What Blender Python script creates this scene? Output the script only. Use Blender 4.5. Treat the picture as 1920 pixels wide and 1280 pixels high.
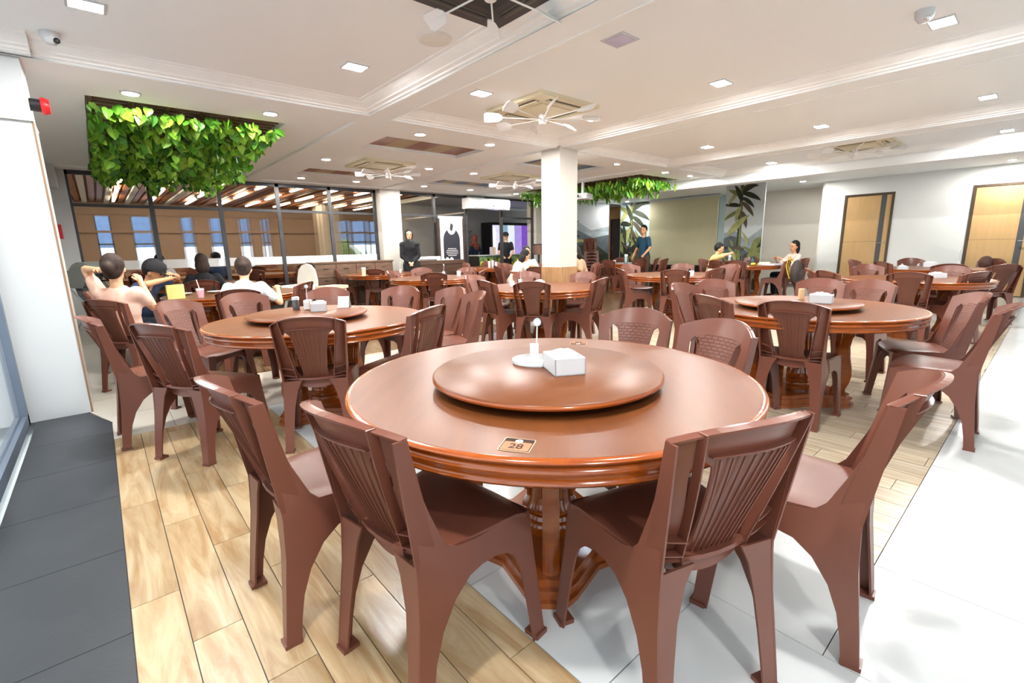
import bpy, bmesh, math, random
from mathutils import Vector, Matrix
R_=math.radians
rnd=random.Random(7)
S=bpy.context.scene
COL=S.collection
for o in list(bpy.data.objects): bpy.data.objects.remove(o)
# ------------------------------------------------------------------ camera
H=1.25
yaw,pit,rol=R_(49.129),R_(-11.4315),R_(-1.1573)
fw=Vector((math.cos(yaw)*math.cos(pit),math.sin(yaw)*math.cos(pit),math.sin(pit)))
rt=Vector((math.sin(yaw),-math.cos(yaw),0)); up=rt.cross(fw)
Rv=rt*math.cos(rol)+up*math.sin(rol); Uv=-rt*math.sin(rol)+up*math.cos(rol)
cd=bpy.data.cameras.new('camera'); cam=bpy.data.objects.new('camera',cd); COL.objects.link(cam)
cd.sensor_width=36; cd.lens=879.66/1920*36; cd.clip_start=.05; cd.clip_end=200
M=Matrix((Rv,Uv,-fw)).transposed().to_4x4(); M.translation=(0,0,H); cam.matrix_world=M
S.camera=cam
# ------------------------------------------------------------------ world, exposure
w=bpy.data.worlds.new('sky'); S.world=w; w.use_nodes=True
bg=w.node_tree.nodes['Background']; bg.inputs[0].default_value=(.86,.94,1,1); bg.inputs[1].default_value=1.35
S.view_settings.view_transform='Standard'; S.view_settings.look='None'; S.view_settings.gamma=1
S.view_settings.exposure=0.8; S.view_settings.use_curve_mapping=False
DOWN_E=570.0; STRIP_E=20.0
# ------------------------------------------------------------------ helpers
def srgb(r,g,b):
    f=lambda c:(c/255/12.92 if c/255<=.04045 else ((c/255+.055)/1.055)**2.4)
    return (f(r),f(g),f(b),1)
MATS={}
def mat(name,c,rough=.5,metal=0,coat=0,spec=.5,emit=0,alpha=1,trans=0,var=0,vscale=6,bump=0,bscale=60,stretch=None,ior=1.45):
    if name in MATS: return MATS[name]
    m=bpy.data.materials.new(name); m.use_nodes=True; nt=m.node_tree; b=nt.nodes['Principled BSDF']
    b.inputs['Base Color'].default_value=c; b.inputs['Roughness'].default_value=rough; b.inputs['Metallic'].default_value=metal
    b.inputs['Coat Weight'].default_value=coat; b.inputs['Specular IOR Level'].default_value=spec
    b.inputs['Transmission Weight'].default_value=trans; b.inputs['IOR'].default_value=ior; b.inputs['Alpha'].default_value=alpha
    b.inputs['Coat Roughness'].default_value=.12
    if emit: b.inputs['Emission Color'].default_value=c; b.inputs['Emission Strength'].default_value=emit
    tc=nt.nodes.new('ShaderNodeTexCoord'); mp=nt.nodes.new('ShaderNodeMapping'); nt.links.new(tc.outputs['Object'],mp.inputs[0])
    if stretch: mp.inputs['Scale'].default_value=stretch
    n=nt.nodes.new('ShaderNodeTexNoise'); n.inputs['Scale'].default_value=vscale; n.inputs['Detail'].default_value=5
    nt.links.new(mp.outputs[0],n.inputs['Vector'])
    v=var or .03
    rp=nt.nodes.new('ShaderNodeMapRange'); rp.inputs[1].default_value=.3; rp.inputs[2].default_value=.7; rp.inputs[3].default_value=1-v; rp.inputs[4].default_value=1+v
    nt.links.new(n.outputs[0],rp.inputs[0])
    mx=nt.nodes.new('ShaderNodeMix'); mx.data_type='RGBA'; mx.blend_type='MULTIPLY'; mx.inputs[0].default_value=1
    mx.inputs[6].default_value=c; nt.links.new(rp.outputs[0],mx.inputs[7]); nt.links.new(mx.outputs[2],b.inputs['Base Color'])
    if bump:
        n2=nt.nodes.new('ShaderNodeTexNoise'); n2.inputs['Scale'].default_value=bscale; nt.links.new(mp.outputs[0],n2.inputs['Vector'])
        bp=nt.nodes.new('ShaderNodeBump'); bp.inputs['Strength'].default_value=bump; bp.inputs['Distance'].default_value=.01
        nt.links.new(n2.outputs[0],bp.inputs['Height']); nt.links.new(bp.outputs[0],b.inputs['Normal'])
    MATS[name]=m; return m
def wood(name,c1,c2,rough=.3,coat=0,scale=3,stretch=(1,6,1),rnd_obj=.0,rings=False):
    if name in MATS: return MATS[name]
    m=mat(name,c1,rough,coat=coat); nt=m.node_tree; b=nt.nodes['Principled BSDF']
    tc=nt.nodes.new('ShaderNodeTexCoord'); oi=nt.nodes.new('ShaderNodeObjectInfo')
    mp=nt.nodes.new('ShaderNodeMapping'); mp.inputs['Scale'].default_value=stretch
    nt.links.new(tc.outputs['Object'],mp.inputs[0])
    mul=nt.nodes.new('ShaderNodeMath'); mul.operation='MULTIPLY'; mul.inputs[1].default_value=40; nt.links.new(oi.outputs['Random'],mul.inputs[0])
    cx=nt.nodes.new('ShaderNodeCombineXYZ'); nt.links.new(mul.outputs[0],cx.inputs[0]); nt.links.new(mul.outputs[0],cx.inputs[2]); nt.links.new(cx.outputs[0],mp.inputs[1])
    n=nt.nodes.new('ShaderNodeTexNoise'); n.inputs['Scale'].default_value=scale; n.inputs['Detail'].default_value=7; n.inputs['Roughness'].default_value=.62; n.inputs['Distortion'].default_value=1.1
    nt.links.new(mp.outputs[0],n.inputs['Vector'])
    rp=nt.nodes.new('ShaderNodeValToRGB'); rp.color_ramp.elements[0].position=.33; rp.color_ramp.elements[1].position=.68
    rp.color_ramp.elements[0].color=c2; rp.color_ramp.elements[1].color=c1
    nt.links.new(n.outputs[0],rp.inputs[0])
    mr=nt.nodes.new('ShaderNodeMapRange'); mr.inputs[3].default_value=1-rnd_obj; mr.inputs[4].default_value=1+rnd_obj*.5; nt.links.new(oi.outputs['Random'],mr.inputs[0])
    mx=nt.nodes.new('ShaderNodeMix'); mx.data_type='RGBA'; mx.blend_type='MULTIPLY'; mx.inputs[0].default_value=1
    nt.links.new(rp.outputs[0],mx.inputs[6]); nt.links.new(mr.outputs[0],mx.inputs[7]); nt.links.new(mx.outputs[2],b.inputs['Base Color'])
    return m
class MB:
    def __init__(s): s.v=[]; s.f=[]; s.mi=[]; s.m=0
    def add(s,vs,fs):
        k=len(s.v); s.v+= [tuple(p) for p in vs]; s.f+=[tuple(i+k for i in f) for f in fs]; s.mi+=[s.m]*len(fs); return s
    def box(s,x0,x1,y0,y1,z0,z1):
        return s.add([(x0,y0,z0),(x1,y0,z0),(x1,y1,z0),(x0,y1,z0),(x0,y0,z1),(x1,y0,z1),(x1,y1,z1),(x0,y1,z1)],
            [(0,3,2,1),(4,5,6,7),(0,1,5,4),(1,2,6,5),(2,3,7,6),(3,0,4,7)])
    def obox(s,c,ax,ay,az,hx,hy,hz):
        c=Vector(c);P=[]
        for k in (-1,1):
            for a,b in ((-1,-1),(1,-1),(1,1),(-1,1)): P.append(c+ax*a*hx+ay*b*hy+az*k*hz)
        return s.add(P,[(0,3,2,1),(4,5,6,7),(0,1,5,4),(1,2,6,5),(2,3,7,6),(3,0,4,7)])
    def prism(s,poly,z0,z1):
        n=len(poly); vs=[(x,y,z0) for x,y in poly]+[(x,y,z1) for x,y in poly]
        return s.add(vs,[tuple(range(n))[::-1],tuple(range(n,2*n))]+[(i,(i+1)%n,n+(i+1)%n,n+i) for i in range(n)])
    def lathe(s,prof,seg=32,c=(0,0,0),cap=True,arc=(0,2*math.pi)):
        vs=[];fs=[];n=len(prof)
        for i in range(seg):
            a=2*math.pi*i/seg
            for r,z in prof: vs.append((c[0]+r*math.cos(a),c[1]+r*math.sin(a),c[2]+z))
        for i in range(seg):
            j=(i+1)%seg
            for k in range(n-1): fs.append((i*n+k,j*n+k,j*n+k+1,i*n+k+1))
        if cap and prof[0][0]>1e-6: fs.append(tuple(i*n for i in range(seg))[::-1])
        if cap and prof[-1][0]>1e-6: fs.append(tuple(i*n+n-1 for i in range(seg)))
        return s.add(vs,fs)
    def tube(s,pts,rad,seg=8,cap=True):
        pts=[Vector(p) for p in pts]; n=len(pts)
        if not hasattr(rad,'__len__'): rad=[rad]*n
        vs=[];fs=[]; prev=None
        for i,p in enumerate(pts):
            d=(pts[min(i+1,n-1)]-pts[max(i-1,0)]).normalized()
            a=prev if prev is not None else (Vector((0,0,1)) if abs(d.z)<.9 else Vector((1,0,0)))
            a=(a-d*a.dot(d)).normalized(); b=d.cross(a); prev=a
            for k in range(seg):
                t=2*math.pi*k/seg; vs.append(p+(a*math.cos(t)+b*math.sin(t))*rad[i])
        for i in range(n-1):
            for k in range(seg):
                l=(k+1)%seg; fs.append((i*seg+k,i*seg+l,(i+1)*seg+l,(i+1)*seg+k))
        if cap: fs.append(tuple(range(seg))[::-1]); fs.append(tuple((n-1)*seg+k for k in range(seg)))
        return s.add(vs,fs)
    def ell(s,c,r,seg=12,rings=8,rot=None):
        c=Vector(c); vs=[];fs=[]
        for i in range(rings+1):
            t=math.pi*i/rings
            for k in range(seg):
                a=2*math.pi*k/seg; v=Vector((r[0]*math.sin(t)*math.cos(a),r[1]*math.sin(t)*math.sin(a),r[2]*math.cos(t)))
                if rot: v=rot@v
                vs.append(c+v)
        for i in range(rings):
            for k in range(seg):
                l=(k+1)%seg; fs.append((i*seg+k,(i+1)*seg+k,(i+1)*seg+l,i*seg+l))
        return s.add(vs,fs)
    def mesh(s,name,mats,smooth=None):
        me=bpy.data.meshes.new(name); me.from_pydata(s.v,[],s.f); me.validate()
        if not isinstance(mats,(list,tuple)): mats=[mats]
        for m in mats: me.materials.append(m)
        if len(mats)>1 and len(me.polygons)==len(s.mi): me.polygons.foreach_set('material_index',s.mi)
        if smooth:
            bm=bmesh.new(); bm.from_mesh(me); bmesh.ops.remove_doubles(bm,verts=bm.verts,dist=1e-5); bmesh.ops.recalc_face_normals(bm,faces=bm.faces)
            for f in bm.faces: f.smooth=True
            for e in bm.edges: e.smooth = (len(e.link_faces)==2 and e.calc_face_angle(3)<R_(smooth))
            bm.to_mesh(me); bm.free()
        return me
    def build(s,name,mats,parent=None,smooth=None,loc=None,rz=None):
        o=bpy.data.objects.new(name,s.mesh(name,mats,smooth)); COL.objects.link(o)
        if parent: o.parent=parent
        if loc: o.location=loc
        if rz is not None: o.rotation_euler=(0,0,rz)
        return o
def tag(o,label,cat,group=None,kind=None):
    if label: o['label']=label
    if cat: o['category']=cat
    if group: o['group']=group
    if kind: o['kind']=kind
    return o
def empty(name,loc,rz=0,label=None,cat=None,group=None):
    o=bpy.data.objects.new(name,None); COL.objects.link(o); o.location=loc; o.rotation_euler=(0,0,rz); o.empty_display_size=.1
    return tag(o,label,cat,group)
def struct(name,mb,m,parent=None,smooth=None):
    o=mb.build(name,m,parent,smooth); o['kind']='structure'; return o
KIDS={}
def kids(o):
    return [c for c in bpy.data.objects if c.parent==o]
def tree_of(o):
    if o.name not in KIDS: KIDS[o.name]=[(c,[g for g in kids(c)]) for c in kids(o)]
    return KIDS[o.name]
def dup(o,loc,rz,label,group=None,rx=None):
    t=tree_of(o); c=o.copy(); COL.objects.link(c); c.location=loc; c.rotation_euler=(0,0,rz) if rx is None else rx
    c['label']=label
    if group: c['group']=group
    for ch,gs in t:
        d=ch.copy(); d.parent=c; COL.objects.link(d)
        for g in gs:
            e=g.copy(); e.parent=d; COL.objects.link(e)
    return c
def thicken(me,t,off=-1):
    o=bpy.data.objects.new('tmp',me); COL.objects.link(o)
    m=o.modifiers.new('s','SOLIDIFY'); m.thickness=t; m.offset=off
    dg=bpy.context.evaluated_depsgraph_get(); n=bpy.data.meshes.new_from_object(o.evaluated_get(dg))
    bpy.data.objects.remove(o); return n
# ------------------------------------------------------------------ materials
WHITE=mat('white_paint',srgb(200,203,204),.55,var=.012,vscale=.7)
CEIL=mat('ceiling_paint',srgb(238,240,240),.6,var=.012,vscale=.5)
CORN=mat('cornice_plaster',srgb(242,242,240),.5)
WALLR=mat('wall_paint',srgb(228,229,225),.45,var=.012,vscale=.6)
BEIGE=mat('beige_column_tile',srgb(192,187,178),.35,var=.03,vscale=9)
DARKF=mat('dark_frame',srgb(62,62,66),.4,metal=.3)
FRAMEB=mat('window_frame_grey',srgb(104,116,132),.4,metal=.3)
GLASS=mat('clear_glass',(1,1,1,1),.02,trans=1,ior=1.05,alpha=.35)
FROST=mat('frosted_strip',(.85,.87,.88,1),.6,alpha=.55)
TILE=mat('white_floor_tile',srgb(202,205,205),.14,var=.02,vscale=1.3,spec=.2)
BROWNTILE=mat('cream_floor_tile',srgb(192,186,174),.14,var=.02,vscale=1.3,spec=.6)
SLATE=mat('dark_slate_tile',srgb(50,53,57),.42,var=.1,vscale=4,bump=.05)
GROUT=mat('grout',srgb(92,88,84),.8)
OAK=wood('oak_plank',srgb(196,176,142),srgb(158,123,82),.28,scale=1.5,stretch=(10,1.2,1),rnd_obj=.10)
ASH=wood('striped_plank',srgb(200,188,168),srgb(160,140,114),.27,scale=3,stretch=(16,.5,1),rnd_obj=.10)
BRWOOD=wood('brown_plank',srgb(128,100,70),srgb(94,68,44),.27,scale=3,stretch=(8,.9,1),rnd_obj=.14)
PLAS=mat('brown_plastic',srgb(107,62,48),.32,var=.04,spec=.55)
PLAS_F=mat('brown_plastic_weave',srgb(107,62,48),.4,var=.04,spec=.55)
nt=PLAS_F.node_tree; sx_=nt.nodes.new('ShaderNodeSeparateXYZ'); cx_=nt.nodes.new('ShaderNodeCombineXYZ'); bk=nt.nodes.new('ShaderNodeTexBrick'); tc=nt.nodes.new('ShaderNodeTexCoord'); mp=nt.nodes.new('ShaderNodeMapping')
mp.inputs['Rotation'].default_value=(R_(90),0,R_(90)); bk.inputs['Scale'].default_value=15; bk.inputs['Mortar Size'].default_value=.035; bk.inputs['Mortar Smooth'].default_value=.6
nt.links.new(tc.outputs['Object'],sx_.inputs[0]); nt.links.new(sx_.outputs[1],cx_.inputs[0]); nt.links.new(sx_.outputs[2],cx_.inputs[1]); nt.links.new(cx_.outputs[0],bk.inputs[0]); bp=nt.nodes.new('ShaderNodeBump'); bp.inputs['Strength'].default_value=1; bp.inputs['Distance'].default_value=.012; bp.invert=True
nt.links.new(bk.outputs['Fac'],bp.inputs['Height']); nt.links.new(bp.outputs[0],nt.nodes['Principled BSDF'].inputs['Normal'])
TOP=wood('table_top_wood',srgb(108,61,29),srgb(96,52,26),.36,coat=.0,scale=1.2,stretch=(1,7,1))
MATS['table_top_wood'].node_tree.nodes['Principled BSDF'].inputs['Specular IOR Level'].default_value=.28
EDGE=wood('table_edge_wood',srgb(164,82,20),srgb(126,54,12),.16,coat=.6,scale=2,stretch=(1,1,5))
DKWOOD=wood('dark_wood',srgb(96,72,56),srgb(70,50,38),.4,scale=3,stretch=(1,1,6))
CWOOD=wood('column_wood_cladding',srgb(172,134,96),srgb(138,102,68),.4,scale=3,stretch=(6,6,.8))
SLATC=wood('ceiling_slat_wood',srgb(160,98,60),srgb(120,68,40),.4,scale=3,stretch=(6,.8,1))
TAN=mat('tan_door',srgb(200,162,110),.4,var=.04,vscale=3,stretch=(6,6,.7))
BRONZE=mat('bronze_frame',srgb(84,70,56),.4,metal=.3)
BLACK=mat('black',(.012,.012,.014,1),.45)
PLW=mat('white_plastic',srgb(200,202,204),.35)
PAPER=mat('paper',srgb(206,207,207),.7,bump=.2)
ACR=mat('acrylic',(.86,.9,.92,1),.05,trans=.6,ior=1.2,alpha=.75)
CHROME=mat('chrome',(.7,.7,.7,1),.2,metal=1)
LAMP=mat('lamp_warm',(1,.98,.94,1),.5,emit=DOWN_E); LAMPC=mat('lamp_panel',(1,.985,.955,1),.5,emit=DOWN_E*.8)
STRIP=mat('strip_lamp',(1,.8,.52,1),.5,emit=STRIP_E)
LEAF=[mat('leaf_%d'%i,c,.4,var=.25,vscale=9) for i,c in enumerate([srgb(128,182,50),srgb(84,146,40),srgb(158,200,70),srgb(56,112,34)])]
TWIG=mat('brown_lattice',srgb(112,84,60),.7,var=.2)
# ------------------------------------------------------------------ structure : floor
fl=struct('floor',MB().box(-.53,15.7,-6,20.2,-.12,-.008),GROUT)
def slab_mesh(name,w,l,m,h=.008):   # origin = lower corner, top at z=0
    g=.0016; return MB().box(g,w-g,g,l-g,-h,0).mesh(name,m)
slabs=[]   # (dist, kind, x,y,w,l,mat)
def addslab(kind,x,y,w,l,m):
    if w>.008 and l>.008: slabs.append((math.hypot(x+w/2,y+l/2) if (x+w/2)*.64+(y+l/2)*.76>-.6 else 99,kind,x,y,w,l,m))
def grid(kind,x0,x1,y0,y1,px,py,sx,sy,m):
    i=math.floor((x0-px)/sx)
    while px+i*sx<x1-1e-4:
        a=max(x0,px+i*sx); b=min(x1,px+(i+1)*sx); j=math.floor((y0-py)/sy)
        while py+j*sy<y1-1e-4:
            c=max(y0,py+j*sy); d=min(y1,py+(j+1)*sy); addslab(kind,round(a,3),round(c,3),round(b-a,3),round(d-c,3),m); j+=1
        i+=1
def planks(x0,x1,y0,y1,w,l,m):
    x=x0;k=0
    while x<x1-.01:
        ww=min(w,x1-x); y=y0-l*((k*.37)%1); 
        while y<y1:
            a=max(y0,y); b=min(y1,y+l)
            addslab('plank',round(x,3),round(a,3),round(ww,3),round(b-a,3),m); y+=l
        x+=w;k+=1
grid('dark_tile',-.53,-.09,-2,4.57,-.53,1.88,.62,.607,SLATE)
planks(-.09,.885,-1.5,4.12,.146,.88,OAK)
grid('tile',.885,1.505,-2.5,4.12,.885,.69,.62,.6,TILE)
grid('tile',1.505,2.125,-2.5,4.12,1.505,.31,.62,.62,TILE)
grid('tile',2.125,14.4,-4.65,.31,2.125,.31,.62,.62,TILE)
planks(2.125,9.6,.31,4.12,.15,.62,ASH)
grid('tile',9.6,14.4,.31,4.12,9.6,.31,.62,.62,TILE)
grid('tile',-.09,14.4,4.12,5.36,.885,4.12,.62,.62,BROWNTILE)
grid('tile',-.75,0,5.36,10.8,-.62,5.36,.62,.62,BROWNTILE)
planks(0,4.8,5.36,8.0,.15,.88,BRWOOD)
grid('tile',4.8,6.04,5.36,8.0,4.8,5.36,.62,.62,BROWNTILE)
planks(6.04,10.3,5.36,8.0,.15,.88,BRWOOD)
grid('tile',0,10.3,8.0,10.8,0,8.0,.62,.62,BROWNTILE)
grid('tile',10.3,15.6,5.36,13.4,10.3,5.36,.62,.62,BROWNTILE)
slabs.sort(key=lambda s:s[0])
cnt={}; rest={}; cache={}
for s in slabs:
    _,kind,x,y,ww,l,m=s
    cnt[kind]=cnt.get(kind,0)+1
    if cnt[kind]<=290:
        k=(kind,ww,l,m.name)
        if k not in cache: cache[k]=slab_mesh(kind,ww,l,m)
        o=bpy.data.objects.new(kind,cache[k]); COL.objects.link(o); o.parent=fl; o.location=(x,y,0)
    else:
        mb=rest.setdefault((kind,m.name),(MB(),m))[0]; mb.box(x+.0016,x+ww-.0016,y+.0016,y+l-.0016,-.008,0)
for (kind,_),(mb,m) in rest.items():
    o=mb.build(kind+'_field',m,fl); o['kind']='stuff'
MB().prism([(-.53,4.57),(-.09,4.57),(-.24,4.995),(-.53,4.995)],-.008,0).build('corner_slate',SLATE,fl)
MB().prism([(-.09,4.57),(-.09,4.12),(0,4.12),(0,5.36),(-.22,5.36),(-.22,5.0)],-.0075,-.0005).build('corner_tile',BROWNTILE,fl)
# ground outside and beyond
struct('ground_outside',MB().box(-30,30,-30,-6,-.15,-.1).box(-30,-.53,-6,30,-.15,-.1).box(-.53,30,20.2,40,-.15,-.1),mat('outside_paving',srgb(200,205,205),.7,var=.05))
# ------------------------------------------------------------------ structure : ceiling
ce=struct('ceiling',MB().box(-.75,15.7,-6,10.88,2.72,2.95),CEIL)
def part(name,mb,m,par,smooth=None): return mb.build(name,m,par,smooth)
bm_=MB()
for a,b in ((2.38,2.65),(5.26,5.62),(8.15,8.52)): bm_.box(a,b,-6,10.88,2.63,2.72)
for a,b in ((-.53,2.38),(2.65,5.26),(5.62,8.15),(8.52,10.4)): bm_.box(a,b,4.97,5.31,2.63,2.72)
for a,b in ((-.53,2.38),(2.65,5.26),(5.62,8.15),(8.52,10.4)): bm_.box(a,b,10.55,10.88,2.63,2.72)
part('beam',bm_,CEIL,ce)
def panel(x0,x1,y0,y1,holes,z0=2.66,z1=2.72):
    xs=sorted({x0,x1}|{h[0] for h in holes}|{h[1] for h in holes}); ys=sorted({y0,y1}|{h[2] for h in holes}|{h[3] for h in holes}); mb=MB()
    for i in range(len(xs)-1):
        for j in range(len(ys)-1):
            cx=(xs[i]+xs[i+1])/2; cy=(ys[j]+ys[j+1])/2
            if any(h[0]<cx<h[1] and h[2]<cy<h[3] for h in holes): continue
            mb.box(xs[i],xs[i+1],ys[j],ys[j+1],z0,z1)
    part('ceiling_panel',mb,CEIL,ce)
panel(-.53,2.38,5.31,10.55,[(.13,1.83,5.95,10.3)])
panel(2.65,5.26,5.31,10.55,[(3.02,4.6,5.85,6.6),(3.02,4.55,8.8,9.5)])
panel(5.62,8.15,5.31,10.55,[(5.78,7.4,5.8,6.5),(5.75,7.4,8.75,9.45)])
panel(8.52,10.4,5.31,10.55,[(8.64,10.22,5.9,9.6)])
# inlay trays
INB=mat('blue_inlay',srgb(60,82,110),.4,var=.2); INT=mat('tan_inlay',srgb(170,150,118),.5,var=.08); INR=wood('red_wood_inlay',srgb(150,86,52),srgb(112,58,34),.35,scale=3,stretch=(6,1,1))
for (x0,x1,y0,y1,m) in ((3.02,4.6,5.85,6.6,INR),(3.02,4.55,8.8,9.5,INR),(5.78,7.4,5.8,6.5,INB),(5.75,7.4,8.75,9.45,INB)):
    n=5; dx=(x1-x0)/n
    for k in range(n):
        part('inlay_panel',MB().box(x0+k*dx+.004,x0+(k+1)*dx-.004,y0,y1,2.706,2.719),m if k%2==0 else INT,ce)
# cornices
prof=[(0,2.622),(-.012,2.622),(-.012,2.634),(.03,2.642),(.036,2.652),(.07,2.66),(.078,2.668),(.12,2.684),(.15,2.70),(.156,2.708),(.185,2.712),(.19,2.721)]
def cornice(x0,x1,y0,y1,name='cornice'):
    mb=MB(); vs=[];fs=[]
    for cx,cy,sx,sy in ((x0,y0,1,1),(x1,y0,-1,1),(x1,y1,-1,-1),(x0,y1,1,-1)):
        for d,z in prof: vs.append((cx+sx*d,cy+sy*d,z))
    n=len(prof)
    for c in range(4):
        e=(c+1)%4
        for k in range(n-1): fs.append((c*n+k,e*n+k,e*n+k+1,c*n+k+1))
    mb.add(vs,fs); part(name,mb,CORN,ce)
cornice(-.53,2.38,-5.8,4.97); cornice(2.65,5.26,-5.8,4.97); cornice(5.62,8.15,-5.8,4.97); cornice(8.52,10.38,-5.8,4.97)
# drop beam and rear ceiling strip
struct('trim_1',MB().box(10.4,10.75,-6,10.88,2.47,2.72),CEIL)
# ------------------------------------------------------------------ structure : walls
struct('wall_right',MB().box(14.4,14.6,-6,.36,0,2.72).box(14.4,14.6,1.4,2.73,0,2.72).box(14.4,14.6,3.73,4.2,0,2.72).box(14.4,14.6,.36,1.4,2.34,2.72).box(14.4,14.6,2.73,3.73,2.34,2.72),WALLR)
struct('wall_right_recess',MB().box(15.6,15.8,4.2,7.3,0,2.72).box(14.6,15.6,4.2,4.3,0,2.72),mat('grey_beige_paint',srgb(228,222,212),.5,var=.01))
for i,(y0,y1,py) in enumerate(((2.73,3.73,2.93),(.36,1.4,.58))):
    d=struct('door_%d'%(i+1),MB().box(14.42,14.46,y0+.05,y1-.05,.0,2.29),BRONZE)
    part('frame',MB().box(14.385,14.5,y0,y0+.05,0,2.34).box(14.385,14.5,y1-.05,y1,0,2.34).box(14.385,14.5,y0+.05,y1-.05,2.29,2.34),BRONZE,d)
    part('panel',MB().box(14.4,14.425,py+.05,y1-.055,.02,1.195),TAN,d); part('panel',MB().box(14.4,14.425,py+.05,y1-.055,1.2,2.285),TAN,d)
    part('panel',MB().box(14.4,14.425,y0+.055,py-.05,.02,2.285),TAN,d); part('centre_strip',MB().box(14.395,14.43,py-.05,py+.05,.02,2.285),mat('dark_strip',srgb(78,80,82),.4),d)
    hd=part('handle',MB().tube([(14.34,py-.13,1.16),(14.34,py+.02,1.16)],.011).tube([(14.34,py-.12,1.16),(14.4,py-.12,1.16)],.012).lathe([(.028,0),(.028,.012)],12,(0,0,0)),CHROME,d)
# screen wall and murals
SKYM=mat('mural_sky',srgb(176,196,196),.6,var=.14,vscale=1.2); 
wb=struct('wall_far',MB().box(14.95,15.1,7.3,10.95,0,2.72).box(14.95,15.6,7.2,7.3,0,2.72),SKYM)
MLEAF=[mat('mural_dark_leaf',srgb(44,50,34),.6,var=.4),mat('mural_brown_leaf',srgb(86,74,62),.6,var=.2),mat('mural_green_leaf',srgb(120,126,74),.6,var=.3),mat('mural_pale_leaf',srgb(160,160,104),.6,var=.2),mat('mural_hill',srgb(84,92,98),.6,var=.25,vscale=3),mat('mural_mist',srgb(150,160,164),.6,var=.3,vscale=2)]
def leafpoly(cx,cz,L,W,a,bend=.25):
    pts=[];n=7
    for s in (1,-1):
        rng=range(n+1) if s==1 else range(n-1,0,-1)
        for i in rng:
            t=i/n; wv=W*math.sin(math.pi*min(1,t*.92+.04))**.8*(1-.3*t)*s*.5
            x=t*L; y=wv-bend*L*t*t
            pts.append((cx+x*math.cos(a)-y*math.sin(a),cz+x*math.sin(a)+y*math.cos(a)))
    return pts
def mural(parent,plane,pos,items):
    """items: (material index, polygon in (u,z)); plane 'x' means u is Y on X=pos"""
    for k,(mi,poly) in enumerate(items):
        d=.0012*(k+1); n=len(poly)
        vs=[((pos-d,u,z) if plane=='x' else (u,pos-d,z)) for u,z in poly]+[((pos,u,z) if plane=='x' else (u,pos,z)) for u,z in poly]
        MB().add(vs,[tuple(range(n)),tuple(range(n,2*n))[::-1]]+[(i,(i+1)%n,n+(i+1)%n,n+i) for i in range(n)]).build('printed_leaf',MLEAF[mi],parent)
def clip(poly,u0,u1,z0,z1): return [(min(max(u,u0),u1),min(max(z,z0),z1)) for u,z in poly]
def banana(uc,zb,zt,s,u0,u1,z1,sgn=1):
    it=[(0,clip([(uc-.06*s,zb),(uc+.07*s,zb),(uc+.05*s,zt),(uc-.04*s,zt)],u0,u1,0,z1)),(2,clip([(uc-.05*s,zb),(uc+.0,zb),(uc+.03*s,zt-.1),(uc-.02*s,zt)],u0,u1,0,z1))]
    r=random.Random(int(uc*100))
    for i,a in enumerate([160,190,205,215,20,-15,-35,140,45,80,-60,235]):
        L=s*(.45+.2*r.random()); W=s*(.13+.05*r.random()); zc=zt-.1*s-(i%6)*.13*s
        it.append(((1,0,0,1,0,2,3,0,2,0,3,1)[i],clip(leafpoly(uc,zc,L,W,R_(a),.25 if math.cos(R_(a))>0 else -.25),u0,u1,0,z1)))
    return it
mural(wb,'x',14.949,[(4,[(10.9,0),(10.9,1.0),(10.5,1.25),(10.1,1.1),(9.5,1.2),(9.5,0)]),(0,[(10.93,0),(10.93,1.9),(10.75,1.7),(10.6,1.0),(10.3,.6),(9.5,.8),(9.5,0)])]+banana(10.45,.2,2.7,1.25,9.5,10.93,2.71)+banana(10.2,.1,1.5,.8,9.5,10.93,2.71)+[(4,[(7.3,0),(7.3,1.4),(7.1+.0,0)])])
ws=tag(MB().box(14.62,14.7,7.1,9.48,.52,2.68).build('projection_screen',mat('screen_fabric',srgb(206,200,164),.7,var=.04,vscale=1.2)),'large pale green projection screen hanging on the mural wall','screen')
part('casing',MB().box(14.6,14.72,7.05,9.52,2.64,2.7),PLW,ws); part('bottom_bar',MB().box(14.6,14.71,7.1,9.48,.48,.54),BLACK,ws)
struct('trim_2',MB().box(14.9,14.949,7.0,9.5,.3,.52),BLACK)
pm=struct('wall_mural_pillar',MB().box(13.0,13.04,5.1,6.1,0,2.72),mat('mural_sky2',srgb(198,206,206),.6,var=.1,vscale=1.5))
mural(pm,'x',12.999,[(5,[(6.09,0),(6.09,1.5),(5.8,1.55),(5.5,1.3),(5.11,1.6),(5.11,0)]),(4,[(6.09,0),(6.09,1.35),(5.9,1.42),(5.75,1.38),(5.6,1.1),(5.3,.9),(5.11,.9),(5.11,0)]),(2,[(5.45,0),(5.45,.8),(5.3,1.3),(5.11,1.4),(5.11,0)]),(1,[(6.09,0),(6.09,.9),(5.95,.7),(5.8,.5),(5.4,.4),(5.11,.6),(5.11,0)])]
  +banana(5.68,1.0,2.7,.85,5.11,6.09,2.71)+[(3,clip(leafpoly(6.0,1.42,.75,.2,R_(-52+180+52+0)-R_(50),-.1),5.11,6.09,0,2.7)),(2,clip(leafpoly(5.75,1.1,.7,.16,R_(250)),5.11,6.09,0,2.7))])
q=random.Random(4)
mural(wb,'x',14.935,[((0,0,1,2)[k%4],clip(leafpoly(q.uniform(9.6,10.8),q.uniform(.2,1.5),q.uniform(.5,.9),q.uniform(.12,.22),R_(q.choice([60,80,100,125,150,30]))),9.5,10.93,0,2.7)) for k in range(16)])
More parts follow.
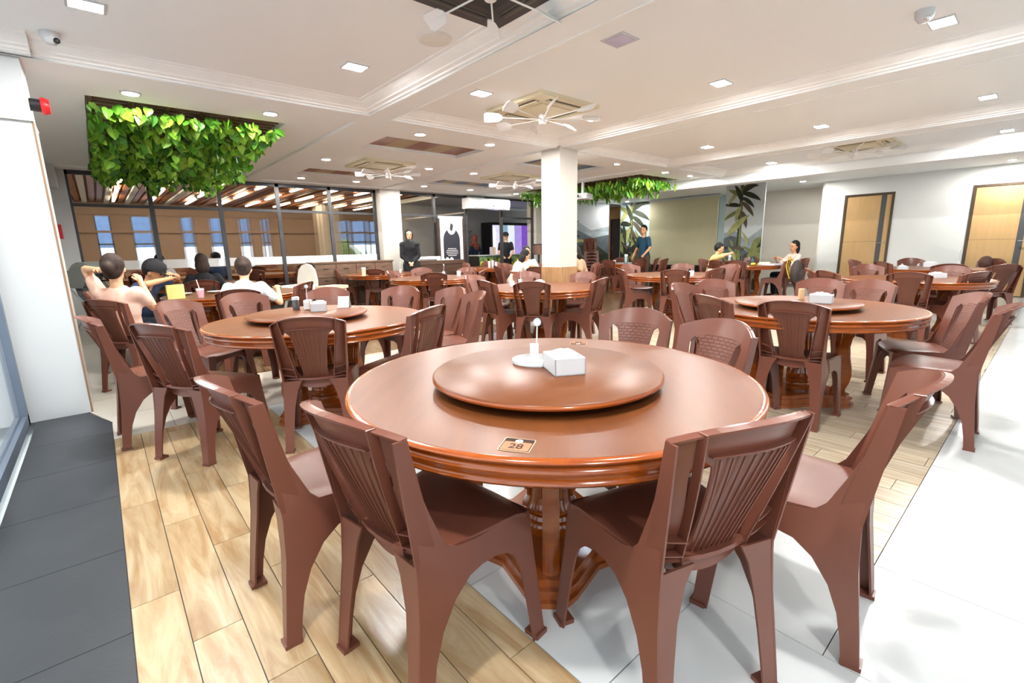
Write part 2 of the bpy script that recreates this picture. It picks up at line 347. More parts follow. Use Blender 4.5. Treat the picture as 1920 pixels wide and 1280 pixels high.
mural(pm,'x',12.985,[((0,2,1,3,0,2)[k%6],clip(leafpoly(q.uniform(5.15,6.05),q.uniform(.2,1.15),q.uniform(.25,.5),q.uniform(.07,.12),R_(q.choice([50,75,100,125,150,20]))),5.11,6.09,0,2.7)) for k in range(26)])
# recess with tan wall and dark doors
wr=struct('wall_recess',MB().box(15.9,16.0,10.95,13.4,0,2.72).box(14.2,16,13.3,13.4,0,2.72).box(15.1,15.9,10.9,10.95,0,2.72),mat('tan_wall',srgb(196,160,108),.5,var=.03))
d3=struct('door_3',MB().box(15.86,15.9,11.55,12.02,0,2.2),mat('dark_door',srgb(70,64,60),.4)); part('frame',MB().box(15.84,15.91,11.5,11.55,0,2.24).box(15.84,15.91,12.02,12.07,0,2.24).box(15.84,15.91,11.5,12.07,2.2,2.24),BLACK,d3); part('handle',MB().tube([(15.82,11.95,1.0),(15.82,11.95,1.2)],.012),CHROME,d3)
d4=struct('door_4',MB().box(15.86,15.9,12.25,12.68,0,2.66),mat('brown_panel',srgb(104,84,66),.4)); part('frame',MB().box(15.84,15.9,12.2,12.25,0,2.7).box(15.84,15.9,12.68,12.73,0,2.7).box(15.84,15.9,12.2,12.73,2.2,2.24),BLACK,d4)
part('notice',MB().box(15.85,15.86,12.32,12.56,1.3,1.56),PAPER,d4)
# north wall piece with mural, beige end column
wn=struct('wall_back',MB().box(10.8,14.2,10.9,11.1,0,2.72),mat('mural_sky3',srgb(196,200,204),.6,var=.06,vscale=1.5))
mural(wn,'y',10.899,[(5,[(10.8,0),(14.2,0),(14.2,1.9),(13.2,1.75),(12.6,2.0),(11.9,2.15),(10.8,2.0)]),(4,[(10.8,0),(14.2,0),(14.2,1.6),(13.3,1.5),(12.5,1.75),(11.7,1.9),(10.8,1.6)]),(0,[(10.8,0),(14.2,0),(14.2,.9),(13.3,1.35),(12.4,1.2),(10.8,1.1)])]+banana(12.0,.1,2.1,1.0,10.82,14.1,2.7)+[(3,leafpoly(12.2,1.35,.7,.14,R_(15))),(3,leafpoly(12.1,1.2,.8,.16,R_(-15)))])
struct('wall_end_column',MB().box(10.38,10.8,10.75,11.15,0,2.72),BEIGE)
# west: pillar, windows
p1=struct('wall_left_pillar',MB().box(-.95,-.21,5.0,5.45,0,2.72),WHITE); 
part('ledge',MB().box(-.95,-.2,4.975,5.46,2.2,2.215).box(-.208,-.203,5.05,5.4,0,2.2),BEIGE,p1); part('corner_reflection',MB().box(-.212,-.2,4.997,5.02,0,2.2),mat('painted_reflection',srgb(140,110,86),.5),p1)  # thin brown corner strip is a reflection painted in as colour
cm=MB(); vs=[];fs=[]
for x in (-.75,-.14):
    for d,z in prof: vs.append((x,4.90-d,z))
n=len(prof); cm.add(vs+[(-.14,4.97,z) for d,z in prof],[(k,n+k,n+k+1,k+1) for k in range(n-1)]+[(n+k,2*n+k,2*n+k+1,n+k+1) for k in range(n-1)]); part('cornice',cm,CORN,ce)
part('beam',MB().box(-.75,-.14,4.9,5.0,2.63,2.72),CEIL,ce)
struct('wall_left',MB().box(-.95,-.75,5.45,10.9,0,2.72),WHITE)
struct('wall_left_north_pillar',MB().box(-.95,-.2,10.82,11.2,0,2.72).box(-.75,-.3,10.5,10.82,2.3,2.72),WHITE)
def window_wall(name,pts,z1,bars,axis):
    w_=struct(name,MB().box(*( (pts[0],pts[0]+.012,pts[1],pts[2],.08,z1) if axis=='y' else (pts[1],pts[2],pts[0],pts[0]+.012,.08,z1))),GLASS)
    mb=MB()
    for b in bars:
        if axis=='y': mb.box(pts[0]-.03,pts[0]+.04,b-.03,b+.03,0,z1)
        else: mb.box(b-.03,b+.03,pts[0]-.03,pts[0]+.04,0,z1)
    for a,b in ((0,.08),(z1-.06,z1)):
        if axis=='y': mb.box(pts[0]-.03,pts[0]+.04,pts[1],pts[2],a,b)
        else: mb.box(pts[1],pts[2],pts[0]-.03,pts[0]+.04,a,b)
    part('window_frame',mb,FRAMEB,w_); return w_
window_wall('window_1',(-.60,-6,4.98),2.63,[4.94,3.4,1.9,.4,-1.1,-2.6,-4.1],'y')
window_wall('window_2',(-5.9,-.5,14.4),2.63,[0,2.9,5.8,8.7,11.6,14.3],'x')
# interior glass partition
gl=struct('window_3',MB().box(-.2,5.2,10.878,10.886,.06,2.56).box(5.75,7.82,10.878,10.886,.06,2.56),GLASS)
for k,x in enumerate((-.2,.88,1.96,3.02,4.1,5.17)): part('mullion',MB().box(x-.035,x+.035,10.85,10.91,0,2.62),DARKF,gl)
for x in (5.75,6.81,7.82): part('mullion',MB().box(x-.035,x+.035,10.85,10.91,0,2.62),DARKF,gl)
for a,b in ((-.2,5.2),(5.75,7.85)):
    part('transom',MB().box(a,b,10.855,10.905,2.05,2.10),DARKF,gl); part('top_rail',MB().box(a,b,10.85,10.91,2.56,2.63),DARKF,gl); part('bottom_rail',MB().box(a,b,10.85,10.91,0,.06),DARKF,gl)
part('frosted_strip',MB().box(-.2,5.2,10.872,10.876,.98,1.14),FROST,gl)
g2=struct('window_4',MB().box(9.1,10.38,10.9,10.908,2.1,2.6),GLASS)
for x in (9.1,10.36): part('mullion',MB().box(x-.04,x+.04,10.86,10.93,0,2.62),DARKF,g2)
part('transom',MB().box(9.1,10.38,10.87,10.92,2.05,2.11),DARKF,g2); part('top_rail',MB().box(8.5,10.38,10.87,10.92,2.58,2.66),DARKF,g2)
struct('wall_partition_pier',MB().box(5.2,5.72,10.62,11.0,.72,2.72).box(7.86,9.06,10.9,11.0,2.3,2.72),BEIGE)
struct('trim_3',MB().box(5.19,5.73,10.61,11.01,0,.72),CWOOD)
# main column
cx0,cx1,cy0,cy1=5.22,5.6,4.9,5.28
colm=struct('wall_column',MB().box(cx0,cx1,cy0,cy1,.93,2.72),BEIGE)
for k,(a,b,c,d) in enumerate(((cx0-.008,cx0,cy0-.008,cy1),(cx0,cx1+.008,cy0-.008,cy0),(cx1,cx1+.008,cy0,cy1),(cx0-.008,cx1,cy1,cy1+.008))):
    part('cladding_panel',MB().box(a,b,c,d,0,.93),CWOOD,colm)
part('core',MB().box(cx0,cx1,cy0,cy1,0,.93),CWOOD,colm)
# neighbouring room (behind glass)
OUTB=mat('far_window_light',(.75,.88,1,1),.5,emit=2.2); 
struct('ceiling_next_room',MB().box(-1,10.4,11.0,20.2,2.95,3.1),mat('next_ceiling',srgb(150,104,72),.6))
rl=bpy.data.objects['ceiling_next_room']
sc=0
for k in range(58):
    x=-.6+k*.17
    if x>8.2: break
    m=SLATC if (k%3 or x>2.6) else WHITE
    part('slat',MB().box(x,x+.12,11.05,20,2.88 if k%3 else 2.84,2.95),m,rl)
struct('wall_next_left',MB().box(-1.0,-.9,11.2,20.2,0,2.95).box(-.9,-.3,11.2,12.4,1.9,2.95),WHITE)
WN=mat('next_room_wall',srgb(158,138,124),.6,var=.04)
ww=MB(); wins=[(.1,.5),(1.0,1.55),(2.35,2.7),(3.2,3.6),(4.15,4.45),(4.9,5.1),(7.25,8.2),(8.4,9.0),(9.2,9.9)]; x=-1
for a,b in wins: ww.box(x,a,20,20.15,0,2.95).box(a,b,20,20.15,2.45,2.95).box(a,b,20,20.15,0,.7); x=b
ww.box(x,10.4,20,20.15,0,2.95).box(-1,10.3,19.9,20,1.93,2.0).box(-1,10.3,19.93,20,2.5,2.95); struct('wall_next_back',ww,WN)
for i,(a,b) in enumerate(wins):
    wo=struct('window_%d'%(i+5),MB().box(a,b,20.08,20.09,.7,2.45),GLASS); part('window_frame',MB().box(a,a+.04,20.02,20.12,.7,2.45).box(b-.04,b,20.02,20.12,.7,2.45).box(a,b,20.02,20.12,1.55,1.6),FRAMEB,wo)
struct('wall_next_column',MB().box(6.3,6.9,17.5,18.1,0,2.95),BEIGE)
struct('wall_next_divider',MB().box(10.2,10.3,14.8,20,0,2.95).box(7.4,15.8,14.7,14.8,0,2.7),WHITE)
BLU=mat('outside_blue',srgb(120,146,186),.6,var=.1)
struct('wall_added_blue_band',MB().box(-4,12,23.5,23.8,1.5,4),BLU)  # blue band added outside so the window tops do not clip to white
struct('ground_planting',MB().ell((8.4,22.0,1.0),(.9,.5,.8)).ell((9.1,22.3,.8),(.7,.4,.7)).ell((7.9,22.2,.7),(.6,.4,.8)),mat('bush',srgb(120,150,60),.7,var=.6,vscale=14,bump=1,bscale=12))
struct('ceiling_kitchen',MB().box(7.9,15.9,11.1,16,2.72,2.85).box(8.0,8.06,11.1,14.6,2.2,2.24),WHITE)
for i,(x0,y0) in enumerate([(a,b) for a in (.62,1.5,2.45,3.35,4.2,5.1,6.0,7.0,8.1) for b in (12.6,15.0,17.4)]):
    tag(MB().box(x0-.03,x0+.03,y0,y0+1.1,2.8,2.84).build('strip_light',STRIP),'warm white linear lamp between the ceiling slats of the room behind the glass','lamp','linear lamps behind the glass')
# ------------------------------------------------------------------ lamps in the ceiling
def downlight(x,y,z,label,kind='round'):
    if kind=='round':
        r=empty('downlight',(x,y,z),0,label,'lamp','round ceiling downlights')
        MB().lathe([(.062,-.012),(.078,-.010),(.08,0)],20,cap=False).build('bezel',PLW,r,40)
        MB().lathe([(0,-.009),(.063,-.009)],20).build('diffuser',LAMP,r)
    else:
        r=empty('downlight',(x,y,z),0,label,'lamp','square ceiling downlights')
        MB().box(-.095,.095,-.075,-.065,-.01,0).box(-.095,.095,.065,.075,-.01,0).box(-.095,-.08,-.065,.065,-.01,0).box(.08,.095,-.065,.065,-.01,0).build('bezel',PLW,r)
        MB().box(-.08,.08,-.065,.065,-.008,-.001).build('diffuser',LAMPC,r)
    return r
rd=None
RL=[(.44,5.64,2.66,'round downlight nearest the left pillar, before the leafy recess'),(1.58,5.6,2.66,'round downlight by the right front corner of the leafy recess'),
(3.29,5.49,2.66,'round downlight just before the left end of the nearest red wood ceiling inlay'),(4.38,5.45,2.66,'round downlight just before the right end of the nearest red wood ceiling inlay'),
(2.95,7.8,2.66,'round downlight left of the middle ceiling cassette'),(4.75,7.68,2.66,'round downlight right of the middle ceiling cassette'),
(3.26,10.01,2.66,'round downlight behind the left end of the farther red wood inlay'),(4.35,9.93,2.66,'round downlight behind the right end of the farther red inlay, left of the pier'),
(5.93,9.84,2.66,'round downlight right of the beige pier, over the hostess desk'),(5.75,7.68,2.66,'round downlight left of the cassette with violet reflections'),
(7.26,9.87,2.66,'round downlight above the black arch banner'),(5.78,5.48,2.66,'round downlight glowing directly behind the head of the white column'),(7.5,7.66,2.66,'round downlight just left of the white column by the violet cassette'),
(8.86,9.95,2.66,'round downlight above the wall mounted air conditioner end, left of the column'),(7.23,5.38,2.66,'round downlight right of the column above the projector'),
(8.89,5.45,2.66,'round downlight before the right end of the far leafy recess'),(9.8,5.39,2.66,'round downlight at the far right corner of the far leafy recess'),
(13.7,4.5,2.72,'round downlight over the pink sweater table near the far grey wall'),(13.75,.85,2.72,'round downlight in front of the tan door at the right edge'),(14.3,10.2,2.72,'round downlight in front of the dark door recess'),
]
for i,(x,y,z,l) in enumerate(RL):
    if rd is None: rd=downlight(x,y,z,l)
    else: dup(rd,(x,y,z),0,l)
sq=None
for (x,y,l) in [(1.82,4.0,'square downlight left of the beam corner, in the nearest ceiling coffer'),(.17,4.03,'square downlight cut by the top edge at upper left'),(3.05,3.91,'square downlight in the corner of the cassette coffer near the beam'),
 (4.66,3.87,'square downlight behind the big white fan'),(4.66,2.31,'square downlight midway along the right side of the cassette coffer'),(4.66,.75,'large square downlight at upper right in the cassette coffer'),
 (7.42,2.28,'square downlight in the second coffer beside the beam'),(7.45,3.85,'small square downlight at the far corner of the second coffer'),(5.85,.75,'faint square downlight on the bright ceiling at the right edge'),
 (7.43,.73,'thin square downlight below the faint one at the right edge'),(9.95,.72,'square downlight on the farthest coffer at the right edge'),(9.98,3.85,'square downlight at the left end of the farthest coffer')]:
    if sq is None: sq=downlight(x,y,2.72,l,'sq')
    else: dup(sq,(x,y,2.72),0,l)
for x,y in ((.17,.77),(1.82,.77),(.17,-1.2)): dup(sq,(x,y,2.72),0,'added unseen square downlight for extra light, above or behind the camera','added unseen downlights')  # unseen lamps added near the camera to brighten the room
# ------------------------------------------------------------------ ceiling cassettes and fans
AIR=mat('cassette_cream',srgb(216,206,176),.45,var=.02)
def cassette(x,y,z,label,dark=False,s=.435):
    r=empty('ceiling_cassette',(x,y,z),0,label,'air conditioner'); m=AIR if not dark else mat('dark_cassette',srgb(64,58,60),.5)
    MB().prism([(-s,-s),(s,-s),(s,s),(-s,s)],-.03,0).prism([(-s*.97,-s*.97),(s*.97,-s*.97),(s*.97,s*.97),(-s*.97,s*.97)],-.036,-.03).build('fascia',m,r)
    MB().box(-s*.5,s*.5,-s*.5,s*.5,-.045,-.036).build('grille',AIR if not dark else BLACK,r)
    for k in range(4):
        o=MB().box(-s*.55,s*.55,s*.66,s*.82,-.04,-.036).build('air_slot',mat('slot_grey',srgb(96,94,80),.6),r); o.rotation_euler=(0,0,k*math.pi/2)
        o=MB().box(-s*.55,s*.55,s*.70,s*.75,-.048,-.038).build('louvre',m,r); o.rotation_euler=(0,0,k*math.pi/2)
    return r
FANM=mat('fan_white',srgb(236,234,232),.35)
def fan(x,y,z,drop,label,a0=0,s=1,n=8):
    r=empty('ceiling_fan',(x,y,z),R_(a0),label,'ceiling fan')
    MB().lathe([(0,-drop-.05),(.03,-drop-.05),(.045,-drop-.03),(.045,-drop+.02),(.03,-drop+.05),(.014,-drop+.06),(.014,-.04)],16).build('hub',FANM,r,40)
    for k in range(n):
        a=2*math.pi*k/n; mb=MB(); mb.tube([(.04,0,-drop),(.62*s,0,-drop+.02)],.006,6)
        ax=Vector((1,0,0)); ay=Vector((0,math.cos(.7),math.sin(.7))); az=ax.cross(ay)
        b0=.44*s;  pts=[]
        for (u,v) in ((0,.02),(.04,.05),(.18,.06),(.2,.04),(.2,-.04),(.18,-.06),(.04,-.05),(0,-.02)):
            pts.append(Vector((b0+u*s,0,-drop+.015))+ay*v*s)
        m_=len(pts); mb.add([p+az*.003 for p in pts]+[p-az*.003 for p in pts],[tuple(range(m_)),tuple(range(m_,2*m_))[::-1]]+[(i,(i+1)%m_,m_+(i+1)%m_,m_+i) for i in range(m_)])
        o=mb.build('blade',FANM,r); o.rotation_euler=(0,0,a)
    return r
cassette(3.88,3.9,2.72,'cream ceiling cassette above the big white fan in front of the column')
fan(3.88,3.9,2.70,.1,'white eight arm fan under the cream cassette in front of the column',10)
cassette(1.85,2.3,2.72,'dark ceiling cassette cut by the top edge',True,.42); fan(1.80,2.2,2.70,.1,'white fan at the top edge under the dark cassette',4,.9)
cassette(9.34,2.27,2.72,'ceiling cassette with open grille over the right hand tables'); fan(9.3,2.35,2.70,.1,'white fan under the right hand ceiling cassette',20)
cassette(3.84,7.75,2.66,'cream ceiling cassette between the two red wood inlays'); fan(3.95,7.7,2.62,.14,'small white fan between the two red wood inlays',15,.85)
cassette(6.65,7.65,2.66,'ceiling cassette between the two blue inlays'); fan(6.75,7.6,2.62,.14,'small white fan between the two blue inlays',8,.85)
tag(MB().lathe([(0,-.018),(.10,-.018),(.118,-.012),(.125,0)],28).build('ceiling_speaker',mat('speaker_cloth',srgb(220,216,208),.7),None,40,(2.05,3.15,2.72)),'round white speaker flush in the ceiling of the nearest coffer','speaker')
pv=empty('ceiling_panel_vent',(3.12,2.33,2.72),0,'small square violet grey vent panel in the cassette coffer','vent'); MB().box(-.1,.1,-.1,.1,-.008,0).build('frame',PLW,pv); MB().box(-.082,.082,-.082,.082,-.012,-.008).build('grille',mat('violet_grille',srgb(196,190,214),.5,var=.05),pv)
cmr=empty('dome_camera',(-.02,4.66,2.72),0,'white dome camera on the ceiling above the left pillar','camera'); MB().lathe([(0,-.075),(.03,-.07),(.05,-.04),(.055,0)],18).build('housing',PLW,cmr,50); MB().ell((.03,-.035,-.055),(.018,.018,.018)).build('lens',BLACK,cmr,60)
cm2=empty('dome_camera',(4.35,.8,2.72),0,'white dome camera cut by the top edge at upper right','camera'); MB().lathe([(0,-.075),(.03,-.07),(.05,-.04),(.055,0)],18).build('housing',PLW,cm2,50); MB().ell((-.03,-.02,-.055),(.018,.018,.018)).build('lens',CHROME,cm2,60)
al=empty('alarm_sounder',(-.21,5.2,2.36),0,'red and black alarm sounder on the left pillar','alarm'); MB().tube([(0,0,0),(.06,0,0)],.045,16).build('base',BLACK,al,50); MB().tube([(.06,0,0),(.075,0,0),(.11,0,0)],[.055,.062,.05],20).build('dome',mat('alarm_red',srgb(206,40,44),.35),al,50)
tag(MB().box(-.62,-.36,10.79,10.82,1.52,1.75).build('fire_sign',mat('sign_red',srgb(214,48,56),.5)),'plain red sign on the white pillar left of the glass partition','sign')
# wall air conditioner, projector
wa=empty('wall_air_conditioner',(8.42,10.72,2.42),0,'long white air conditioner on the bulkhead right of the glass partition','air conditioner')
mb=MB(); pr=[(-.16,-.14),(-.2,-.02),(-.2,.1),(-.16,.14),(.14,.14),(.14,-.14)]
vs=[(x,y,z) for x in (-.72,.72) for y,z in pr]; n=6; mb.add(vs,[tuple(range(n)),tuple(range(n,2*n))[::-1]]+[(i,(i+1)%n,n+(i+1)%n,n+i) for i in range(n)]); mb.build('casing',PLW,wa)
MB().box(-.6,.6,-.185,-.165,-.12,-.1).build('outlet_flap',mat('flap_grey',srgb(200,200,200),.4),wa); MB().tube([(.1,-.204,-.06),(.1,-.2,-.06)],.02).build('badge',BLACK,wa)
pj=empty('projector',(8.3,7.1,2.66),R_(20),'white projector hung on a pole from the ceiling right of the column','projector'); MB().tube([(0,0,0),(0,0,-.3)],.03,12).build('pole',PLW,pj); MB().box(-.2,.2,-.16,.16,-.42,-.3).build('body',PLW,pj); MB().tube([(-.2,.05,-.36),(-.23,.05,-.36)],.035,12).build('lens',BLACK,pj)
# ------------------------------------------------------------------ chair
def lerp(a,b,t): return a+(b-a)*t
Z0=.44; ZC=.82
def hwid(z): return .188+.024*max(0,(z-Z0)/(ZC-Z0))
def xs_(z): return lerp(.11,.02,(z-Z0)/(ZC-Z0)) if z>Z0 else lerp(.02,.11,z/Z0)
def PB(u,z,off=0):
    t=(z-Z0)/(ZC-Z0); c=.02+.065*max(0,min(1.1,t)); return Vector((xs_(z)-c*(1-u*u)-off,u*hwid(z),z))
def ztop(u): return .82+.052*(1-abs(u)**2.3)
def zb_(u): return .45-.055*(1-u*u)
def uz(u,v): return zb_(u)+(ztop(u)-zb_(u))*v
def make_chair():
    r=empty('plastic_chair',(0,0,0))
    rows=[(0,0),(.06,0),(.13,0)]+[(.13+.69*i/12,1) for i in range(1,13)]+[(.87,0),(.93,0),(1,0)]
    v0,v1=.13,.82
    def cols(v):
        t=min(1,max(0,(v-v0)/(v1-v0))); e=(1-abs(2*t-1)**8)**.5 if 0<t<1 else 0
        p=lerp(.56,.77,t); sp=.37+.17*t**1.5; mid=(p+sp)/2; hw=(p-sp)/2*max(e,.02); p=mid+hw; sp=mid-hw
        c=[-1,-(1+p)/2,-p,-sp]+[-sp+2*sp*i/10 for i in range(1,10)]+[sp,p,(1+p)/2,1]
        return c
    fr=MB(); spm=MB(); g=[[PB(u,uz(u,v)) for u in cols(v)] for v,_ in rows]; nc=len(g[0])
    for i in range(len(rows)-1):
        op=(rows[i][1] or rows[i+1][1]) and rows[i+1][0]<=v1+1e-6 and rows[i][0]>=v0-1e-6
        for j in range(nc-1):
            q=[g[i][j],g[i][j+1],g[i+1][j+1],g[i+1][j]]
            if op and j in (2,nc-4): continue
            if op and 3<=j<=nc-5: spm.add(q,[(0,1,2,3)])
            else: fr.add(q,[(0,1,2,3)])
    def weld(mb):
        me=mb.mesh('t',PLAS); bm=bmesh.new(); bm.from_mesh(me); bmesh.ops.remove_doubles(bm,verts=bm.verts,dist=1e-4); bm.to_mesh(me); bm.free(); return me
    fme=thicken(weld(fr),.008,1); sme=thicken(weld(spm),.008,1)
    def join(me,mb,name,mats,smooth=38):
        k=MB(); k.v=[tuple(v.co) for v in me.vertices]; k.f=[tuple(p.vertices) for p in me.polygons]; k.mi=[0]*len(k.f)
        k.v+= []; base=len(k.v); k.v+=mb.v; k.f+=[tuple(i+base for i in f) for f in mb.f]; k.mi+=[mb.mi[i] if mb.mi else 0 for i in range(len(mb.f))]
        return k
    # flanges, fins and gussets
    ex=MB()
    def strip(fn_a,fn_b,ts,th):
        for i in range(len(ts)-1):
            a,b,c,d=fn_a(ts[i]),fn_a(ts[i+1]),fn_b(ts[i+1]),fn_b(ts[i]); n=(b-a).cross(d-a)
            if n.length<1e-9: continue
            n=n.normalized()*th
            P=[a-n,b-n,c-n,d-n,a+n,b+n,c+n,d+n]; ex.add(P,[(0,3,2,1),(4,5,6,7),(0,1,5,4),(1,2,6,5),(2,3,7,6),(3,0,4,7)])
    tv=[i/8 for i in range(9)]
    for s in (-1,1):
        strip(lambda v:PB(s,uz(s,v)),lambda v:PB(s,uz(s,v),lerp(.068,.036,v)),tv,.003)
        strip(lambda v:PB(s*lerp(.56,.76,v),uz(s*.7,v)),lambda v:PB(s*lerp(.56,.76,v),uz(s*.7,v),lerp(.03,.026,v)),tv[:],.0022)
        for v in (.12,.24):
            strip(lambda q:PB(s*lerp(.6,.99,q),uz(s*.8,v)+.012*(q)),lambda q:PB(s*lerp(.6,.99,q),uz(s*.8,v)+.012*q,.032),[0,.5,1],.0018)
    tu=[-1+i/8 for i in range(17)]
    strip(lambda u:PB(u,ztop(u)),lambda u:PB(u,ztop(u)-.002,.018),tu,.003)
    strip(lambda u:PB(u,uz(u,.84)),lambda u:PB(u,uz(u,.84),.015),[x*.7 for x in tu[1:-1]],.002)
    strip(lambda u:PB(u,uz(u,.125)),lambda u:PB(u,uz(u,.125),.017),[x*.6 for x in tu[1:-1]],.002)
    bk=join(fme,ex,'backrest',PLAS).build('backrest',PLAS,r,38)
    rb=MB(); keep=ex.v,ex.f,ex.mi; ex.v,ex.f,ex.mi=[],[],[]
    for k in range(9):
        q=-1+2*k/8
        def wu(v,q=q):
            t=(v-v0)/(v1-v0); return q*.95*(.37+.17*t**1.5)
        vv=[lerp(.135,.815,i/6) for i in range(7)]
        strip(lambda v:PB(wu(v),uz(wu(v),v),.007),lambda v:PB(wu(v),uz(wu(v),v),.012),vv,.0016)
    k2=join(sme,ex,'splat',PLAS); 
    nf=len(sme.polygons); 
    for i,p in enumerate(sme.polygons):
        k2.mi[i]=1 if p.normal.x>.5 else 0
    k2.build('splat',[PLAS,PLAS_F],bk,38)
    # seat
    st=MB(); xsq=[.085,.12,.18,.26,.34,.40,.435,.455]; us=[-1,-.85,-.6,-.3,0,.3,.6,.85,1]; gg=[]
    for x in xsq:
        row=[]
        for u in us:
            hw=lerp(.183,.222,min(1,(x-.085)/.31)); xx=x-(.03*abs(u)**3 if x>.3 else 0)*((x-.3)/.155 if x>.3 else 0)+(-.035*(1-u*u) if x<.09 else 0)
            z=.458-.010*(1-u*u)*(1 if .1<x<.38 else .4)-(.022*((x-.40)/.055)**2 if x>.40 else 0)-(.006 if abs(u)==1 else 0); row.append(Vector((xx,u*hw,z)))
        gg.append(row)
    for i in range(len(xsq)-1):
        for j in range(8): st.add([gg[i][j],gg[i][j+1],gg[i+1][j+1],gg[i+1][j]],[(3,2,1,0)])
    sm=thicken(weld(st),.012,1)
    ap=MB()
    # front apron arch
    fx=lambda z:lerp(.478,.446,z/.45); hf=lambda z:lerp(.255,.218,z/.45)
    A=[(-1,.44),(-1,.36),(-.82,.30),(-.72,.36),(-.6,.385),(-.3,.395),(0,.398),(.3,.395),(.6,.385),(.72,.36),(.82,.30),(1,.36),(1,.44)]
    P1=[Vector((fx(z)-.022+(.012 if abs(u)<.9 else 0)*(1-abs(u)),u*hf(z)*.985,z)) for u,z in A]
    top=[Vector((fx(.44)-.02,u*hf(.44)*.97,.44)) for u in (-.82,-.72,-.6,-.3,0,.3,.6,.72,.82)]
    for i in range(8):
        a,b=P1[2+i],P1[3+i]; c,d=top[i+1],top[i]; o=Vector((-.008,0,0))
        ap.add([a,b,c,d,a+o,b+o,c+o,d+o],[(0,1,2,3),(7,6,5,4),(0,4,5,1),(1,5,6,2),(2,6,7,3),(3,7,4,0)])
    join(sm,ap,'seat',PLAS).build('seat',PLAS,r,45)
    # legs
    def sideY(x,z):
        t=max(0,min(1,x/.45)); return lerp(lerp(.212,.254,t),lerp(.188,.222,t),z/.45) if z<.46 else hwid(z)+.001
    def plate(mb,poly,s,th=.007):
        n=len(poly); vs=[Vector((x,s*sideY(x,z),z)) for x,z in poly]+[Vector((x,s*(sideY(x,z)-th),z)) for x,z in poly]
        f=[tuple(range(n)),tuple(range(n,2*n))[::-1]]+[(i,(i+1)%n,n+(i+1)%n,n+i) for i in range(n)]
        mb.add(vs,f)
    rear=[(0,0),(.046,0),(.056,.08),(.072,.16),(.102,.24),(.15,.312),(.203,.354),(.25,.366),(.25,.452),(.18,.457),(.152,.466),(.13,.49),(.108,.54),(.082,.60),(.06,.66),(.02,.66),(.032,.54),(.04,.46),(.04,.42),(.034,.30),(.02,.18),(.006,.06)]
    front=[(.428,0),(.478,0),(.468,.14),(.455,.28),(.448,.38),(.446,.446),(.34,.452),(.25,.452),(.25,.366),(.30,.366),(.345,.352),(.375,.325),(.392,.28),(.408,.18),(.42,.07)]
    for s in (-1,1):
        mb=MB(); plate(mb,rear,s)
        zz=[0,.06,.18,.30,.40,.455]; ww_=[.048,.05,.056,.066,.085,.11]
        vs=[]
        for z,wd in zip(zz,ww_):
            x=[0,.006,.02,.034,.04,.042][zz.index(z)]; y=sideY(x,z)
            vs+=[Vector((x,s*y,z)),Vector((x+.004,s*(y-wd),z)),Vector((x+.007,s*y,z)),Vector((x+.011,s*(y-wd),z))]
        f=[]
        for i in range(5):
            a=i*4; b=a+4; f+=[(a,a+1,b+1,b),(a+2,b+2,b+3,a+3),(a+1,a+3,b+3,b+1)]
        f+=[(0,2,3,1),(20,21,23,22)]
        mb.add(vs,f); mb.box(-.004,.05,min(s*.214,s*.165),max(s*.214,s*.165),0,.014)
        mb.build('leg',PLAS,r,38)
        mb=MB(); plate(mb,front,s)
        vs=[]
        for z,wd in zip([0,.14,.28,.36,.45],[.04,.046,.052,.062,.075]):
            x={0:.478,.14:.468,.28:.455,.36:.449,.45:.446}[z]; y=sideY(x,z)
            vs+=[Vector((x,s*y,z)),Vector((x,s*(y-wd),z)),Vector((x-.007,s*y,z)),Vector((x-.007,s*(y-wd),z))]
        f=[]
        for i in range(4):
            a=i*4; b=a+4; f+=[(a,a+1,b+1,b),(a+2,b+2,b+3,a+3),(a+1,a+3,b+3,b+1)]
        mb.add(vs,f+[(0,2,3,1)])
        a=s*.258; b=s*.205; mb.prism([(.435,min(a,b)),(.486,min(a,b)),(.486,max(a,b)),(.435,max(a,b))],0,.016); mb.build('leg',PLAS,r,38)
    return r
proto=make_chair(); bpy.context.view_layer.update(); used=False
def chair(x,y,a,label,group,z=0,rx=None):
    global used
    if not used:
        used=True; proto.location=(x,y,z); proto.rotation_euler=(0,0,R_(a)); proto['label']=label; proto['category']='chair'; proto['group']=group; return proto
    return dup(proto,(x,y,z),R_(a),label,group)
G1='chairs around table 28'; G2='chairs around the left table with the orange jar'; G3='chairs around the right table with the wooden toothpick cup'; GB='chairs in the back half of the dining hall'
